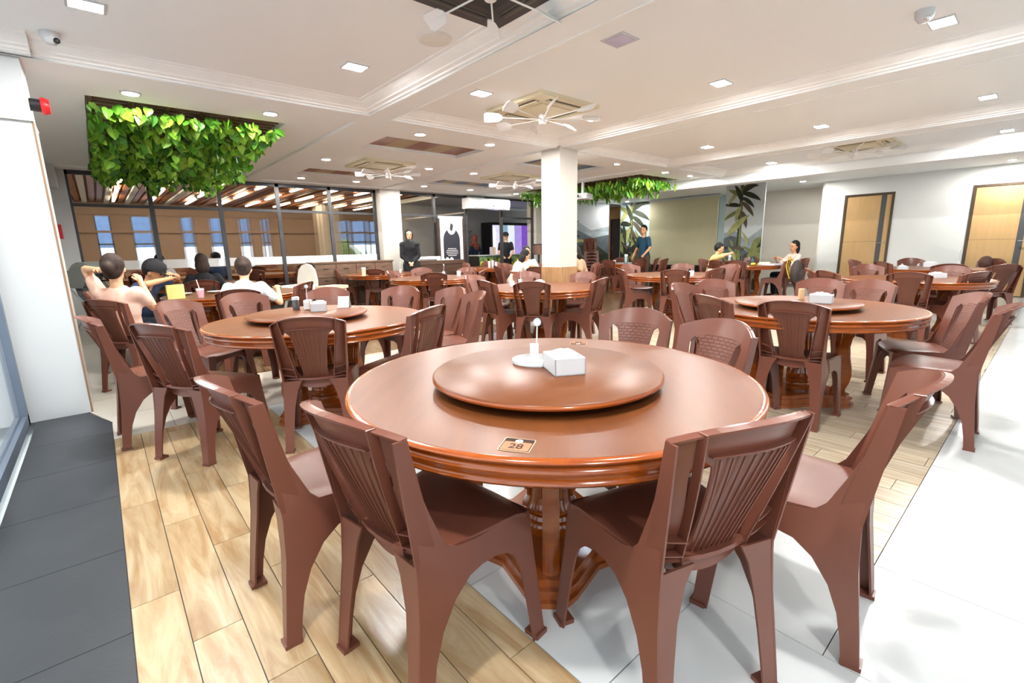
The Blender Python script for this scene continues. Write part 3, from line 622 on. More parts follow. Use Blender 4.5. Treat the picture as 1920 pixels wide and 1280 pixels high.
CH=[(.27,1.66,2,'brown plastic chair at lower left, ribbed back seen edge on, left of table 28',G1),(.43,1.14,7,'brown plastic chair in left foreground with its ribbed back to camera at table 28',G1),
(1.09,.43,71,'large brown plastic chair in right foreground, ribbed back nearest the camera',G1),(1.725,.245,97,'brown plastic chair seen from the side at the right end of table 28',G1),
(2.32,1.59,-163,'brown plastic chair with woven back behind table 28, directly behind the napkin box',G1),(2.23,1.07,167,'brown plastic chair with woven back at the far right rim of table 28',G1),
(.92,2.95,62,'brown plastic chair with ribbed back squarely facing away, front of the orange jar table',G2),(.235,3.35,33,'orange lit ribbed chair turned right at the left of the orange jar table',G2),(-.03,4.02,2,'leftmost brown chair, seen edge on beside the white pillar',G2),
(.47,4.71,-53,'brown chair with empty seat turned to camera in front of the pink blouse woman',G2),(1.00,4.96,-80,'brown chair back to back with the chair of the white tee woman',G2),(1.73,4.87,-113,'brown chair facing camera behind the folded white card',G2),
(2.29,4.40,-146,'brown chair facing left at the right rim of the orange jar table',G2),(1.64,2.81,115,'brown ribbed chair turned left between table 28 and the orange jar table',G2),(2.52,3.83,-173,'narrow looking brown chair facing left, second from the orange jar table rim',G2),(2.41,3.33,163,'brown chair seen edge on with curled top, left of the round table before the column',G2),
(1.08,5.69,80,'brown chair holding the woman in the white tee','seats of the diners at the left table'),(1.89,6.21,136,'dark brown chair at the right of the left diners table beside the high chair','seats of the diners at the left table'),(.02,5.52,40,'brown chair under the woman in the pink blouse','seats of the diners at the left table'),(1.10,8.10,81,'brown chair of the woman in black, behind the pink drink','seats of the diners at the left table'),(-.02,6.72,-22,'brown chair under the man in the navy shirt','seats of the diners at the left table'),
(3.45,1.11,4,'brown ribbed chair squarely facing away at the front of the toothpick cup table',G3),(3.46,1.66,-26,'brown ribbed chair at the left front of the toothpick cup table',G3),(4.26,2.32,-93,'pinkish lit chair left of the toothpick cup table, the nearer of two',G3),(4.85,2.31,-123,'pinkish lit chair left of the toothpick cup table, the farther of two',G3),
(5.45,1.54,-169,'woven back chair facing camera behind the toothpick cup',G3),(5.49,1.15,174,'woven back chair facing camera right of the toothpick cup',G3),(4.59,.40,114,'brown chair with curved top at right edge, behind the edge on chair',G3),(3.965,.21,92,'brown chair seen from the side at right, rear leg on the white tile',G3),
(3.65,3.85,37,'brown chair facing away in front of the round table before the column',GB),(4.01,5.38,-77,'slim brown chair at the left of the table before the column',GB),(3.48,4.42,-9,'brown chair half hidden left of the table before the column, seat showing',GB),(4.92,5.31,-124,'brown chair facing camera at the far side of the table before the column',GB),(5.20,4.45,-171,'rounded brown chair right of the column foot',GB),(4.46,3.58,107,'brown chair turned left at the right of the table before the column',GB),
(5.04,6.66,137,'brown chair turned away at the right end of the table with the small white pot',GB),(4.05,6.57,58,'brown chair facing away at the front of the table with the small white pot',GB),(4.88,8.37,-110,'brown chair just right of the standing hostess',GB),(4.00,7.80,-53,'brown chair seen edge on left of the hostess',GB),(5.44,7.61,-158,'brown chair facing camera below the black arch banner',GB),
(4.15,8.98,59,'very dark chair facing away in front of the wooden sideboard',GB),(4.01,10.20,-58,'dark chair against the left half of the sideboard',GB),(7.33,10.3,-73,'small dark chair standing before the black arch banner',GB),(8.26,10.3,-116,'dark chair at the right of the banner by the flowered counter',GB),(7.9,10.0,-100,'dark chair next to the flowered counter, nearer than its neighbour',GB),(7.20,8.48,-90,'slim dark chair left of the crouching white blouse woman',GB),
(7.68,6.17,115,'brown chair turned left beside the person in the tan shirt',GB),(6.56,3.78,31,'brown chair facing away at the front of the table with two white cups',GB),(8.40,4.69,-157,'brown chair facing camera under the projection screen',GB),(7.66,5.33,-110,'mauve lit chair at the left of the middle right table',GB),(6.61,4.76,-41,'brown chair with a glossy edge at the left of the middle right table',GB),(7.13,3.45,81,'brown chair turned left at the right of the middle right table',GB),(8.44,3.82,162,'tall looking brown chair edge on right of the middle right table',GB),
(11.73,8.52,-143,'dark chair behind the standing man in teal',GB),(10.62,7.16,69,'brown chair directly in front of the standing man in teal',GB),(11.43,7.20,127,'dark chair at the right hand of the man in teal',GB),(11.08,6.74,99,'narrow chair right of the man in teal, against the screen',GB),(9.9,7.6,10,'dark brown chair by the thermos, left of the man in teal',GB),(10.0,8.5,-40,'dark brown chair behind the thermos, before the dark door',GB),
(10.39,4.97,-21,'dark brown chair left of the boy in yellow',GB),(10.33,4.54,12,'brown chair facing away in front of the boy in yellow',GB),(11.20,3.85,97,'brown chair carrying the backpack before the woman in pink sweater',GB),(12.34,5.1,-178,'dark arched chair between the boy in yellow and the woman, far side',GB),(11.9,3.75,130,'brown chair under the woman in the pink sweater',GB),(10.95,5.55,-90,'brown chair under the boy in yellow',GB),
(7.54,2.21,-68,'mauve lit chair edge on in front of the woman in pink sweater',GB),(7.10,1.91,-40,'dark topped chair below the grey wall corner',GB),(7.16,1.12,6,'large brown ribbed chair facing away behind the toothpick cup table',GB),(8.97,1.90,-146,'mauve lit chair facing camera before the first tan door',GB),(7.6,.62,60,'pale lit ribbed chair just left of the rightmost chair',GB),(8.85,.95,175,'brown chair facing camera at the end of the far right table',GB),
(10.37,1.98,-45,'dark arched chair in front of the first tan door',GB),(11.08,2.56,-99,'small mauve chair edge on at the foot of the first tan door',GB),(12.11,1.90,-159,'brown chair facing camera with a white box before it, at the white wall',GB),(9.67,1.07,17,'brown chair with two clear slots in its back, before the white wall',GB),(9.72,.5,38,'rightmost ribbed chair in front of the second tan door',GB),(12.00,.79,149,'brown chair piled with bags before the second tan door',GB),
(6.3,6.5,30,'brown chair behind the white column at the left',GB),(6.2,7.5,-20,'chair holding the woman in the white blouse',GB),(7.6,7.9,-120,'chair under the person in the white shirt behind the column',GB)]
for i,c in enumerate(CH): f_=.03 if i>3 else 0; chair(c[0]-f_*math.cos(R_(c[2])),c[1]-f_*math.sin(R_(c[2])),*c[2:])
# chairs in the room behind the glass
k=0
for tx,ty in ((.9,12.6),(2.9,12.4),(4.9,12.6),(1.7,15.0),(3.9,15.0),(6.6,12.6),(5.8,15.3)):
    for a in (0,72,144,216,288):
        chair(tx+.95*math.cos(R_(a+ty*20)),ty+.95*math.sin(R_(a+ty*20)),a+ty*20+180,'brown plastic chair in the dim room behind the glass partition','chairs behind the glass partition')
for i in range(7):
    chair(12.2,10.1,-135,['lowest','second lowest','third from the floor','middle','third from the top','second from the top','topmost'][i]+' chair of the tall brown stack beside the dark doors',"stacked chairs by the dark doors",z=.1*i)
# ------------------------------------------------------------------ round tables
def make_table():
    r=empty('round_table',(0,0,0))
    MB().lathe([(0,.665),(.74,.665),(.756,.672),(.756,.736),(.764,.741),(0,.741)],96,cap=False).build('tabletop',TOP,r,30)
    MB().lathe([(.742,.655),(.764,.660),(.770,.668),(.766,.676),(.760,.680),(.760,.688),(.772,.694),(.778,.704),(.774,.714),(.764,.718),(.766,.722),(.780,.727),(.784,.733),(.781,.738),(.774,.7405),(.7645,.7409),(.764,.736)],96,cap=False).build('edge_moulding',EDGE,r,50)
    MB().lathe([(.0,.09),(.128,.09),(.13,.115),(.118,.13),(.118,.145),(.124,.155),(.118,.17),(.108,.175),(.112,.19),(.104,.205),(.1,.22),(.088,.36),(.082,.5),(.088,.56),(.10,.58),(.096,.60),(.12,.63),(.14,.66),(.14,.67)],32).build('column',EDGE,r,40)
    fl_=MB()
    for k in range(12):
        a=2*math.pi*k/12; fl_.tube([(.1*math.cos(a),.1*math.sin(a),.24),(.094*math.cos(a),.094*math.sin(a),.36),(.086*math.cos(a),.086*math.sin(a),.54)],.011,6)
    fl_.build('fluting',EDGE,r,50)
    outer=[(.36,.664),(.372,.63),(.368,.58),(.345,.52),(.335,.46),(.345,.38),(.362,.30),(.368,.24),(.355,.18),(.335,.13),(.34,.09)]
    inner=[(.24,.664),(.262,.62),(.275,.57),(.27,.52),(.268,.46),(.278,.38),(.295,.30),(.302,.24),(.292,.18),(.272,.13),(.265,.09)]
    for k in range(4):
        mb=MB()
        for w_,g_ in ((.030,0),(.022,.008),(.008,.014)):
            vs=[]; n=len(outer)
            for (a,z),(b,z2) in zip(outer,inner):
                vs+=[(a+g_,-w_,z),(a+g_,w_,z),(b-g_,w_,z2),(b-g_,-w_,z2)]
            f=[]
            for i in range(n-1):
                for j in range(4): f.append((i*4+j,i*4+(j+1)%4,i*4+4+(j+1)%4,i*4+4+j))
            mb.add(vs,f+[(0,3,2,1),(n*4-4,n*4-3,n*4-2,n*4-1)])
        for q in range(3): mb.tube([(.34-.02*q,-.033,.62-.05*q),(.30-.01*q,-.035,.56-.06*q),(.29,-.033,.48-.06*q)],.006,5).tube([(.34-.02*q,.033,.62-.05*q),(.30-.01*q,.035,.56-.06*q),(.29,.033,.48-.06*q)],.006,5)
        o=mb.build('bracket',EDGE,r,40); o.rotation_euler=(0,0,k*math.pi/2)
    def star(ro,w_,ri):
        P=[]
        for k in range(4):
            a=k*math.pi/2
            for rr,t in ((ro-.05,-w_-.045),(ro,-w_),(ro,w_),(ro-.05,w_+.045)):
                P.append((rr*math.cos(a)-t*math.sin(a),rr*math.sin(a)+t*math.cos(a)))
            b=a+math.pi/4; P.append((ri*math.cos(b),ri*math.sin(b)))
        return P
    MB().prism(star(.405,.05,.27),0,.022).prism(star(.385,.045,.255),.022,.05).prism(star(.395,.048,.26),.05,.062).prism(star(.372,.042,.245),.062,.09).build('base',mat('base_wood',srgb(150,78,34),.2,coat=.4,var=.1),r)
    return r
tb=make_table(); bpy.context.view_layer.update()
TBL=[((1.31,1.287),45,'large round table in the foreground with the number 28 sticker'),((1.231,3.68),20,'round wooden table at left middle with orange jar and folded card'),((4.17,1.286),0,'round wooden table at right middle with a wooden toothpick cup'),
((4.25,4.3),10,'round wooden table standing before the white column'),((1.27,6.8),30,'round table of the left diners with the pink drink'),((4.45,7.2),0,'round table with a small white pot left of the column'),((4.55,9.4),15,'round table in front of the wooden sideboard'),
((7.25,4.2),0,'round table right of the column with two small white cups'),((11.1,4.7),0,'cluttered round table of the boy in yellow and the woman in pink'),((7.95,1.2),0,'round table at far right in front of the tan doors'),((10.9,1.45),0,'farthest right round table, with a white napkin box, at the white wall'),
((10.9,7.9),0,'round table with a thermos beside the standing man in teal'),((7.2,7.2),0,'round table behind the white column'),((7.7,9.55),0,'round table before the flowered counter'),((1.3,9.3),0,'round table of the woman in black at the glass partition')]
for i,((x,y),a,l) in enumerate(TBL):
    if i==0: tb.location=(x,y,0); tb.rotation_euler=(0,0,R_(a)); tag(tb,l,'table','round wooden tables')
    else: dup(tb,(x,y,0),R_(a),l,'round wooden tables')
for tx,ty in ((.9,12.6),(2.9,12.4),(4.9,12.6),(1.7,15.0),(3.9,15.0),(6.6,12.6),(5.8,15.3)): dup(tb,(tx,ty,0),0,'round table in the dim room behind the glass partition','tables behind the glass partition')
ls=empty('turntable',(1.24,1.235,.742),0,'wooden lazy susan on the foreground table, carrying tray and napkin box','turntable','wooden turntables')
MB().lathe([(0,.022),(.405,.022),(.425,.026),(.432,.034),(.43,.042),(.424,.047),(0,.047)],96,cap=False).build('disc',TOP,ls,40); MB().lathe([(.425,.0255),(.4335,.031),(.4335,.038),(.429,.043)],96,cap=False).build('rim',EDGE,ls,60); MB().lathe([(0,0),(.17,0),(.17,.022),(0,.022)],32,cap=False).build('hub',BLACK,ls)
bpy.context.view_layer.update()
dup(ls,(1.17,3.74,.742),0,'wooden lazy susan with the orange jar and pepper shaker'); dup(ls,(4.07,1.3,.742),0,'wooden lazy susan with the wooden toothpick cup')
# ------------------------------------------------------------------ small things on tables
ZT=.742; ZL=.79
def napkin(x,y,z,a,label,s=1.0):
    r=empty('napkin_box',(x,y,z),R_(a),label,'napkin box','white napkin boxes')
    w,l,h=.058*s,.075*s,.062*s
    MB().box(-w,w,-l,-l+.004,0,h).box(-w,w,l-.004,l,0,h).box(-w,-w+.004,-l,l,0,h).box(w-.004,w,-l,l,0,h).box(-w,w,-l,l,0,.004).build('box',PLW,r)
    mb=MB(); q=random.Random(int(x*99)); N=9; M_=7
    for i in range(N):
        for j_ in range(M_):
            u=i/(N-1)*2-1; v=j_/(M_-1)*2-1; mb.v.append((v*w*.9,u*l*.92,h-.012+.02*(1-abs(u)**3)*(1-abs(v)**4)+.012*q.random()*(1-u*u)+.012*max(0,u*.6+v*.4)*(1-abs(u)**4)))
    for i in range(N-1):
        for j_ in range(M_-1): mb.f.append((i*M_+j_,i*M_+j_+1,(i+1)*M_+j_+1,(i+1)*M_+j_)); mb.mi.append(0)
    mb.build('napkins',PAPER,r); return r
napkin(1.262,1.165,ZL,-28,'white napkin box with crumpled tissue on the foreground lazy susan',1.0)
napkin(1.25,3.74,ZL,-20,'white napkin box beside the orange jar'); napkin(4.06,1.13,ZL,10,'white napkin box right of the wooden toothpick cup'); napkin(4.45,4.55,ZT,0,'flat white napkin box at the table before the column',.8)
napkin(11.3,1.5,ZT,10,'white napkin box stacked with small pots at the white wall',1.3); napkin(10.2,1.7,ZT,20,'white napkin box left on the far right table',.9); napkin(8.2,1.0,ZT,30,'white napkin box on the far right table',1.0)
def stand(x,y,z,a,label,h=.16,tray=True):
    r=empty('table_number_stand',(x,y,z),R_(a),label,'table stand','clear table stands')
    if tray: MB().lathe([(0,0),(.085,0),(.09,.004),(.09,.016),(.086,.016),(.084,.005),(0,.005)],36,cap=False).build('tray',ACR,r,40)
    MB().box(-.017,.017,-.017,.017,.005,.075).build('holder',mat('ribbed_acrylic',srgb(224,226,226),.15,var=.1,vscale=60),r)
    MB().tube([(.008,0,.03),(.012,0,h)],.0028,8).build('stem',PLW,r)
    mb=MB(); mb.tube([(.012,-.004,h+.014),(.012,.004,h+.014)],.016,20); o=mb.build('ring',CHROME,r,50); 
    MB().tube([(.012,-.0045,h+.014),(.012,-.0049,h+.014)],.012,20).build('disc',PLW,r); return r
stand(1.273,1.335,ZL,-44,'clear round tray with ribbed holder and ring topped stem on the foreground lazy susan',.15)
tag(MB().add([(-.05,-.03,.004),(.0,-.035,.004),(.03,.0,.006),(.0,.03,.004),(-.04,.02,.004),(-.01,0,.022)],[(0,1,5),(1,2,5),(2,3,5),(3,4,5),(4,0,5)]).build('folded_tissue',PAPER,None,None,(1.245,1.365,ZL+.003),.4),'small folded tissue lying in the clear tray','tissue')
stand(1.20,3.87,ZL,0,'ring topped table stand behind the orange jar',.17,False); stand(4.25,4.72,ZT,0,'ring topped stand on the table before the column',.17,False); stand(4.9,9.3,ZT,0,'ring topped stand before the sideboard',.2,False); stand(4.9,7.6,ZT,0,'ring topped stand on the table left of the column',.18,False)
stand(12.0,1.2,ZT,0,'thin ring topped stand against the white wall at the far right',.26,False)
def jar(x,y,z,label,body,lid,h=.075,rr=.026,cat='jar'):
    r=empty('condiment_jar',(x,y,z),0,label,cat,'small jars and pots')
    MB().lathe([(0,.001),(rr,.001),(rr,h*.75),(rr*.9,h*.8),(0,h*.8)],18,cap=False).build('body',body,r,45)
    MB().lathe([(0,h*.8),(rr*1.08,h*.8),(rr*1.08,h),(rr*.9,h*1.04),(0,h*1.04)],18,cap=False).build('lid',lid,r,45); return r
PEP=mat('pepper_dark',srgb(60,56,58),.2,coat=.5); ORG=mat('orange_sauce',srgb(232,140,36),.3,coat=.3)
jar(1.14,3.93,ZL,'dark pepper jar with white lid on the left lazy susan',PEP,PLW,.10,.026); jar(1.22,3.88,ZL,'orange jar with pale lid on the left lazy susan',ORG,PLW,.075,.026)
tc_=tag(MB().tube([(0,0,0),(0,0,.085)],.022,10).build('toothpick_cup',mat('pale_wood',srgb(214,178,136),.5,var=.1),None,40,(4.2,1.31,ZL)),'pale wooden toothpick cup on the right lazy susan','cup')
tag(MB().add([(0,0,0),(.09,0,0),(.09,.03,.09),(0,.03,.09),(0,.07,0),(.09,.07,0)],[(0,1,2,3),(3,2,5,4)]).build('folded_card',PAPER,None,None,(1.42,3.8,ZL),-.7),'folded white card standing on the left lazy susan','card')
jar(4.0,4.6,ZT,'white pot left on the table before the column',PLW,PLW,.07,.03); jar(4.9,7.1,ZT,'small round white pot on the table left of the column',PLW,PLW,.09,.035)
jar(3.9,8.9,ZT,'tall cream jar at the table before the sideboard',mat('cream',srgb(232,214,160),.4),PLW,.16,.04); jar(4.3,8.95,ZT,'small white pot at the table before the sideboard',PLW,PLW,.09,.04)
jar(7.0,3.75,ZT,'small white cup at the left of the middle right table',PLW,PLW,.08,.035); jar(7.4,3.65,ZT,'small white cup at the right of the middle right table',PLW,PLW,.09,.035)
jar(10.6,7.55,ZT,'steel thermos on the table beside the man in teal',mat('steel_green',srgb(150,180,176),.25,metal=.6),PLW,.24,.045,'thermos'); jar(10.3,7.7,ZT,'small white pot left of the thermos',PLW,mat('pinkish',srgb(230,180,170),.5),.1,.04)
for i,(x,y,h) in enumerate(((7.35,9.3,.16),(7.5,9.35,.17),(7.65,9.4,.12))): jar(x,y,ZT,['leftmost','middle','rightmost'][i]+' of the three pale bottles before the flowered counter',PLW,PLW,h,.03,'bottle')
# drink
dk=empty('drink_cup',(.84,6.42,ZT),0,'clear cup of pink drink with a straw on the left diners table','drink'); MB().lathe([(0,0),(.03,0),(.043,.11),(.04,.11),(.028,.004)],20,cap=False).build('cup',mat('clear_cup',(.95,.95,.97,1),.1,alpha=.25),dk,50); MB().lathe([(0,.006),(.027,.006),(.036,.085),(0,.085)],20,cap=False).build('drink',mat('pink_drink',srgb(244,70,120),.2),dk,50); MB().tube([(.01,0,.02),(-.02,.01,.21)],.005,8).build('straw',mat('straw_pink',srgb(240,200,200),.4),dk)
PLATE=[(0,0),(.05,0),(.06,.005),(.1,.018),(.1,.022),(.058,.009),(0,.006)]
for x,y,l in ((1.1,7.1,'white plate before the man in navy'),(1.35,6.75,'white plate in the middle of the left diners table'),(.75,7.1,'white plate nearest the woman in pink blouse')): tag(MB().lathe(PLATE,24,cap=False).build('plate',PLW,None,50,(x,y,ZT)),l,'plate')
tag(MB().box(-.09,.09,-.012,.012,0,.16).build('tablet',mat('yellow_edge',srgb(230,214,130),.4),None,None,(.62,6.55,ZT),.3),'tablet with a yellow edge propped before the man in navy','tablet')
# clutter on the table of the boy in yellow
tag(MB().box(-.18,.18,-.12,.12,0,.025).box(-.16,.17,-.11,.1,.025,.05).build('folder',mat('pale_folder',srgb(230,210,180),.6),None,None,(11.35,4.35,ZT),.3),'pale folder lying on the cluttered table of the boy in yellow','folder')
tag(MB().box(-.2,.2,-.14,.14,0,.02).build('papers',mat('bluish_paper',srgb(196,206,230),.6),None,None,(11.2,4.1,ZT),-.2),'bluish papers on the cluttered table','papers')
tag(MB().ell((0,0,.03),(.1,.05,.03)).build('pouch',mat('yellow',srgb(236,206,40),.5),None,60,(10.75,4.35,ZT),.2),'yellow pouch on the cluttered table','pouch')
tag(MB().ell((0,0,.03),(.07,.05,.03)).build('case',BLACK,None,60,(10.65,4.55,ZT),.2),'black case left of the yellow pouch','case')
jar(10.95,4.45,ZT,'dark flask on the cluttered table',mat('teal_dark',srgb(40,70,80),.4),BLACK,.18,.04,'bottle'); jar(11.1,4.75,ZT,'black tall bottle on the cluttered table',BLACK,BLACK,.2,.04,'bottle'); jar(10.7,4.85,ZT,'clear water bottle by the hands of the boy in yellow',ACR,PLW,.22,.032,'bottle')
# number stickers
def sticker(x,y,a,label,s=1):
    r=empty('number_sticker',(x,y,ZT),a,label,'sticker','table number stickers')
    def rrect(w,h,c=.006):
        P=[]
        for sx,sy,a0 in ((1,1,0),(-1,1,90),(-1,-1,180),(1,-1,270)):
            for q in (0,45,90): P.append((sx*(w-c)+c*math.cos(R_(a0+q)),sy*(h-c)+c*math.sin(R_(a0+q))))
        return P
    MB().prism(rrect(.052,.05),0,.0004).build('border',mat('gold_border',srgb(190,166,130),.4),r)
    MB().prism(rrect(.049,.047),.0004,.0007).build('plate',mat('sticker_dark',srgb(58,42,36),.7,spec=.1),r)
    MB().prism([(x_,y_*.72-.012) for x_,y_ in rrect(.046,.045)],.0007,.001).build('field',mat('sticker_field',srgb(158,112,86),.7,spec=.1),r)
    MB().lathe([(0,.001),(.013,.001),(.013,.0014),(0,.0014)],20,(0,.026,0),cap=False).build('badge',PLW,r)
    MB().lathe([(.008,.0014),(.009,.0017),(.0065,.0017)],16,(0,.026,0),cap=False).tube([(0,.022,.0016),(.003,.028,.0016),(-.002,.03,.0016)],.001,5).build('emblem',mat('emblem_grey',srgb(90,100,110),.4),r)
    cu=bpy.data.curves.new('number','FONT'); cu.body='28'; cu.size=.048; cu.align_x='CENTER'; cu.align_y='CENTER'; cu.extrude=.0002; cu.offset=.0004
    o=bpy.data.objects.new('number',cu); COL.objects.link(o); cu.materials.append(mat('sticker_dark',(0,0,0,1))); me=bpy.data.meshes.new_from_object(o); bpy.data.objects.remove(o); o=bpy.data.objects.new('number',me); COL.objects.link(o); o.parent=r; o.location=(0,-.014,.0012); r.scale=(.82,.82,1)
    return r
sticker(.757,.863,R_(-58),'square sticker reading 28 at the near rim of the foreground table'); sticker(1.86,1.61,R_(125),'square number sticker at the far rim of the foreground table')
# ------------------------------------------------------------------ hanging foliage
def leaf_mesh(sz,m,kind=0):
    mb=MB(); P=[]
    if kind==0:   # heart shaped leaf
        out=[(0,0),(.28,-.12),(.5,.1),(.46,.42),(.25,.75),(0,1.05),(-.25,.75),(-.46,.42),(-.5,.1),(-.28,-.12)]
    else: out=[(0,0),(.12,.15),(.2,.5),(.12,.9),(0,1.2),(-.12,.9),(-.2,.5),(-.12,.15)]
    vs=[(x*sz,.12*sz*(abs(x)*2)**1.3-.15*sz*y*y,-y*sz) for x,y in out]; n=len(vs); vs.append((0,-.02*sz,-.4*sz))
    mb.add(vs,[(i,(i+1)%n,n) for i in range(n)]); return mb.mesh('leaf',m)
def foliage(name,label,x0,x1,y0,y1,zt,dens,lows,kindp,near,seed,sz=.085):
    q=random.Random(seed); r=empty(name,((x0+x1)/2,(y0+y1)/2,zt),0,label,'hanging plants')
    ox,oy=(x0+x1)/2,(y0+y1)/2
    MS=[[leaf_mesh(sz*s,LEAF[i],kindp) for i in range(4)] for s in (.8,1.05,1.3)]
    lv=[]
    for _ in range(dens):
        x=q.uniform(x0,x1); y=q.uniform(y0,y1); top=.08; z=-top-(lows(x,y)-top)*q.random()**.8
        a=q.uniform(0,6.28); ti=q.uniform(-.9,.5); i=q.choices([0,1,2,3],[5,4,2,2])[0]
        lv.append((x-ox,y-oy,z,a,ti,q.choice([0,1,2]),i,q.uniform(-.5,.5)))
    lv.sort(key=lambda t:(t[0]+ox-near[0])**2+(t[1]+oy-near[1])**2-t[2]*3*-1)
    field=MB(); cols=[]
    for k,(x,y,z,a,ti,s,i,ro) in enumerate(lv):
        if k<290:
            o=bpy.data.objects.new('leaf',MS[s][i]); COL.objects.link(o); o.parent=r; o.location=(x,y,z); o.rotation_euler=(ti,ro,a)
        else:
            mt=Matrix.Translation((x,y,z))@(Matrix.Rotation(a,4,'Z')@Matrix.Rotation(ro,4,'Y')@Matrix.Rotation(ti,4,'X'))
            me=MS[s][i]; field.m=i; field.add([mt@v.co for v in me.vertices],[tuple(p.vertices) for p in me.polygons])
    if field.v: o=field.build('leaf_mass',LEAF,r); o['kind']='stuff'
    tw=MB()
    n=int((y1-y0)/.14)
    for k in range(n): tw.box(x0-ox,x1-ox,y0-oy+k*.14,y0-oy+k*.14+.03,-.03,-.01)
    n=int((x1-x0)/.3)
    for k in range(n): tw.box(x0-ox+k*.3,x0-ox+k*.3+.03,y0-oy,y1-oy,-.045,-.03)
    tw.build('lattice',TWIG,r)
    vn=MB()
    for _ in range(60):
        x=q.uniform(x0,x1); y=q.uniform(y0,y1); vn.tube([(x-ox,y-oy,-.03),(x-ox+.02,y-oy,-.2),(x-ox-.02,y-oy+.02,-lows(x,y))],.003,4)
    o=vn.build('vines',TWIG,r); o['kind']='stuff'
    return r
def low1(x,y):
    e=min(x-.13,1.83-x)/.3; f=min(1,(y-5.95)/1.4)
    return .12+.26*min(1,max(0,e)+.35)*max(.15,f)+(.1*math.sin(x*9)+.08*math.sin(x*23+1))*f*.7
foliage('hanging_foliage','dense bright green heart leaf vines hanging from the near left ceiling recess',.15,1.81,6.0,10.25,2.72,2300,low1,0,(1.0,6.0),3,.078)
foliage('hanging_foliage','darker green artificial foliage hanging from the ceiling beyond the column',8.66,10.2,5.92,9.58,2.72,1500,lambda x,y:.22+.1*math.sin(y*7)+.05*math.sin(y*17),1,(9,6.5),5,.13)
# ------------------------------------------------------------------ furniture at the back
sb=empty('sideboard',(4.3,10.42,0),0,'long brown wooden sideboard in front of the glass partition','sideboard')
MB().box(-.9,.9,-.2,.2,.06,.97).build('body',DKWOOD,sb); MB().box(-.92,.92,-.22,.22,.97,1.0).build('worktop',wood('sideboard_wood',srgb(128,100,80),srgb(98,74,58),.4,scale=3,stretch=(1,1,6)),sb)
for k in range(4):
    x=-.88+k*.445; d=MB().box(x,x+.43,-.222,-.2,.1,.66).build('door',MATS['sideboard_wood'],sb); MB().box(x+.18,x+.25,-.235,-.222,.6,.615).build('handle',BLACK,d)
    d=MB().box(x,x+.43,-.222,-.2,.68,.95).build('drawer',MATS['sideboard_wood'],sb); MB().box(x+.16,x+.27,-.235,-.222,.85,.862).build('handle',BLACK,d)
ds=empty('hostess_desk',(6.6,10.35,0),0,'dark wooden counter with white cups beside the hostess','counter'); MB().box(-.72,.5,-.25,.25,.0,.86).build('body',DKWOOD,ds); MB().box(-.75,.55,-.28,.28,.86,.95).build('worktop',DKWOOD,ds); MB().box(-.2,-.02,-.262,-.25,.4,.66).build('front_panel',mat('grey_panel',srgb(120,130,140),.5),ds)
tag(MB().tube([(-.3,0,.05),(.3,0,.05)],.05,14).build('paper_roll',PLW,None,50,(6.25,10.3,.95)),'white roll lying on the dark counter','roll')
for i in range(4): tag(MB().lathe([(.052,0),(.045,.03),(.02,.06),(0,.065)],16).build('bowl',PLW,None,50,(6.42+.13*i,10.15,.95)),['leftmost','second','third','rightmost'][i]+' of the four upturned pale bowls on the dark counter','bowl','upturned bowls on the dark counter')
bn=empty('arch_banner',(7.15,10.62,0),0,'tall standing banner with a black arch panel and round crest','banner')
MB().box(-.38,.38,0,.03,.05,2.06).build('board',mat('banner_cream',srgb(226,216,210),.6),bn)
MB().box(-.42,-.36,-.02,.05,0,2.0).box(.36,.42,-.02,.05,0,2.0).box(-.42,.42,-.1,.1,0,.04).build('post',mat('dark_post',srgb(52,40,34),.5),bn)
P=[(-.26,.25),(.26,.25),(.26,1.45)]+[(.26*math.cos(R_(a)),1.45+.3*math.sin(R_(a))) for a in range(15,180,15)]+[(-.26,1.45)]
def vpan(P,y0,y1,name,m,par): n=len(P); return MB().add([(x,y0,z) for x,z in P]+[(x,y1,z) for x,z in P],[tuple(range(n)),tuple(range(n,2*n))[::-1]]+[(i,(i+1)%n,n+(i+1)%n,n+i) for i in range(n)]).build(name,m,par)
vpan(P,-.006,0,'arch_panel',mat('banner_black',srgb(34,34,44),.5),bn)
mb=MB()
for k in range(46):
    t=k/45; 
    if t<.35: x,z=-.31,.3+t/.35*1.15
    elif t>.65: x,z=.31,.3+(1-t)/.35*1.15
    else: a=math.pi*(1-(t-.35)/.3); x,z=.31*math.cos(a),1.45+.37*math.sin(a)
    mb.box(x-.009,x+.009,-.006,0,z-.009,z+.009)
mb.build('dotted_border',mat('dot_grey',srgb(150,130,130),.6),bn)
vpan([(.14*math.cos(R_(a)),1.78+.19*math.sin(R_(a))) for a in range(0,360,18)],-.012,-.006,'crest',mat('crest_cream',srgb(238,232,228),.5),bn)
vpan([(.05*math.cos(R_(a))+.01*math.sin(R_(a*3)),1.78+.1*math.sin(R_(a))) for a in range(0,360,20)],-.014,-.012,'emblem',mat('emblem_black',srgb(50,46,50),.5),bn)
mb=MB()
for k,wd in enumerate((.13,.17,.19,.17,.13)): 
    z=1.22-k*.045; x=-wd
    while x<wd: mb.box(x,min(x+.035,wd),-.009,-.006,z,z+.016); x+=.045
mb.build('lettering',mat('lettering_white',srgb(210,206,206),.5),bn); vpan([(-.035,.95),(.035,.95),(0,.88)],-.009,-.006,'pink_mark',mat('pink_mark',srgb(224,50,90),.5),bn)
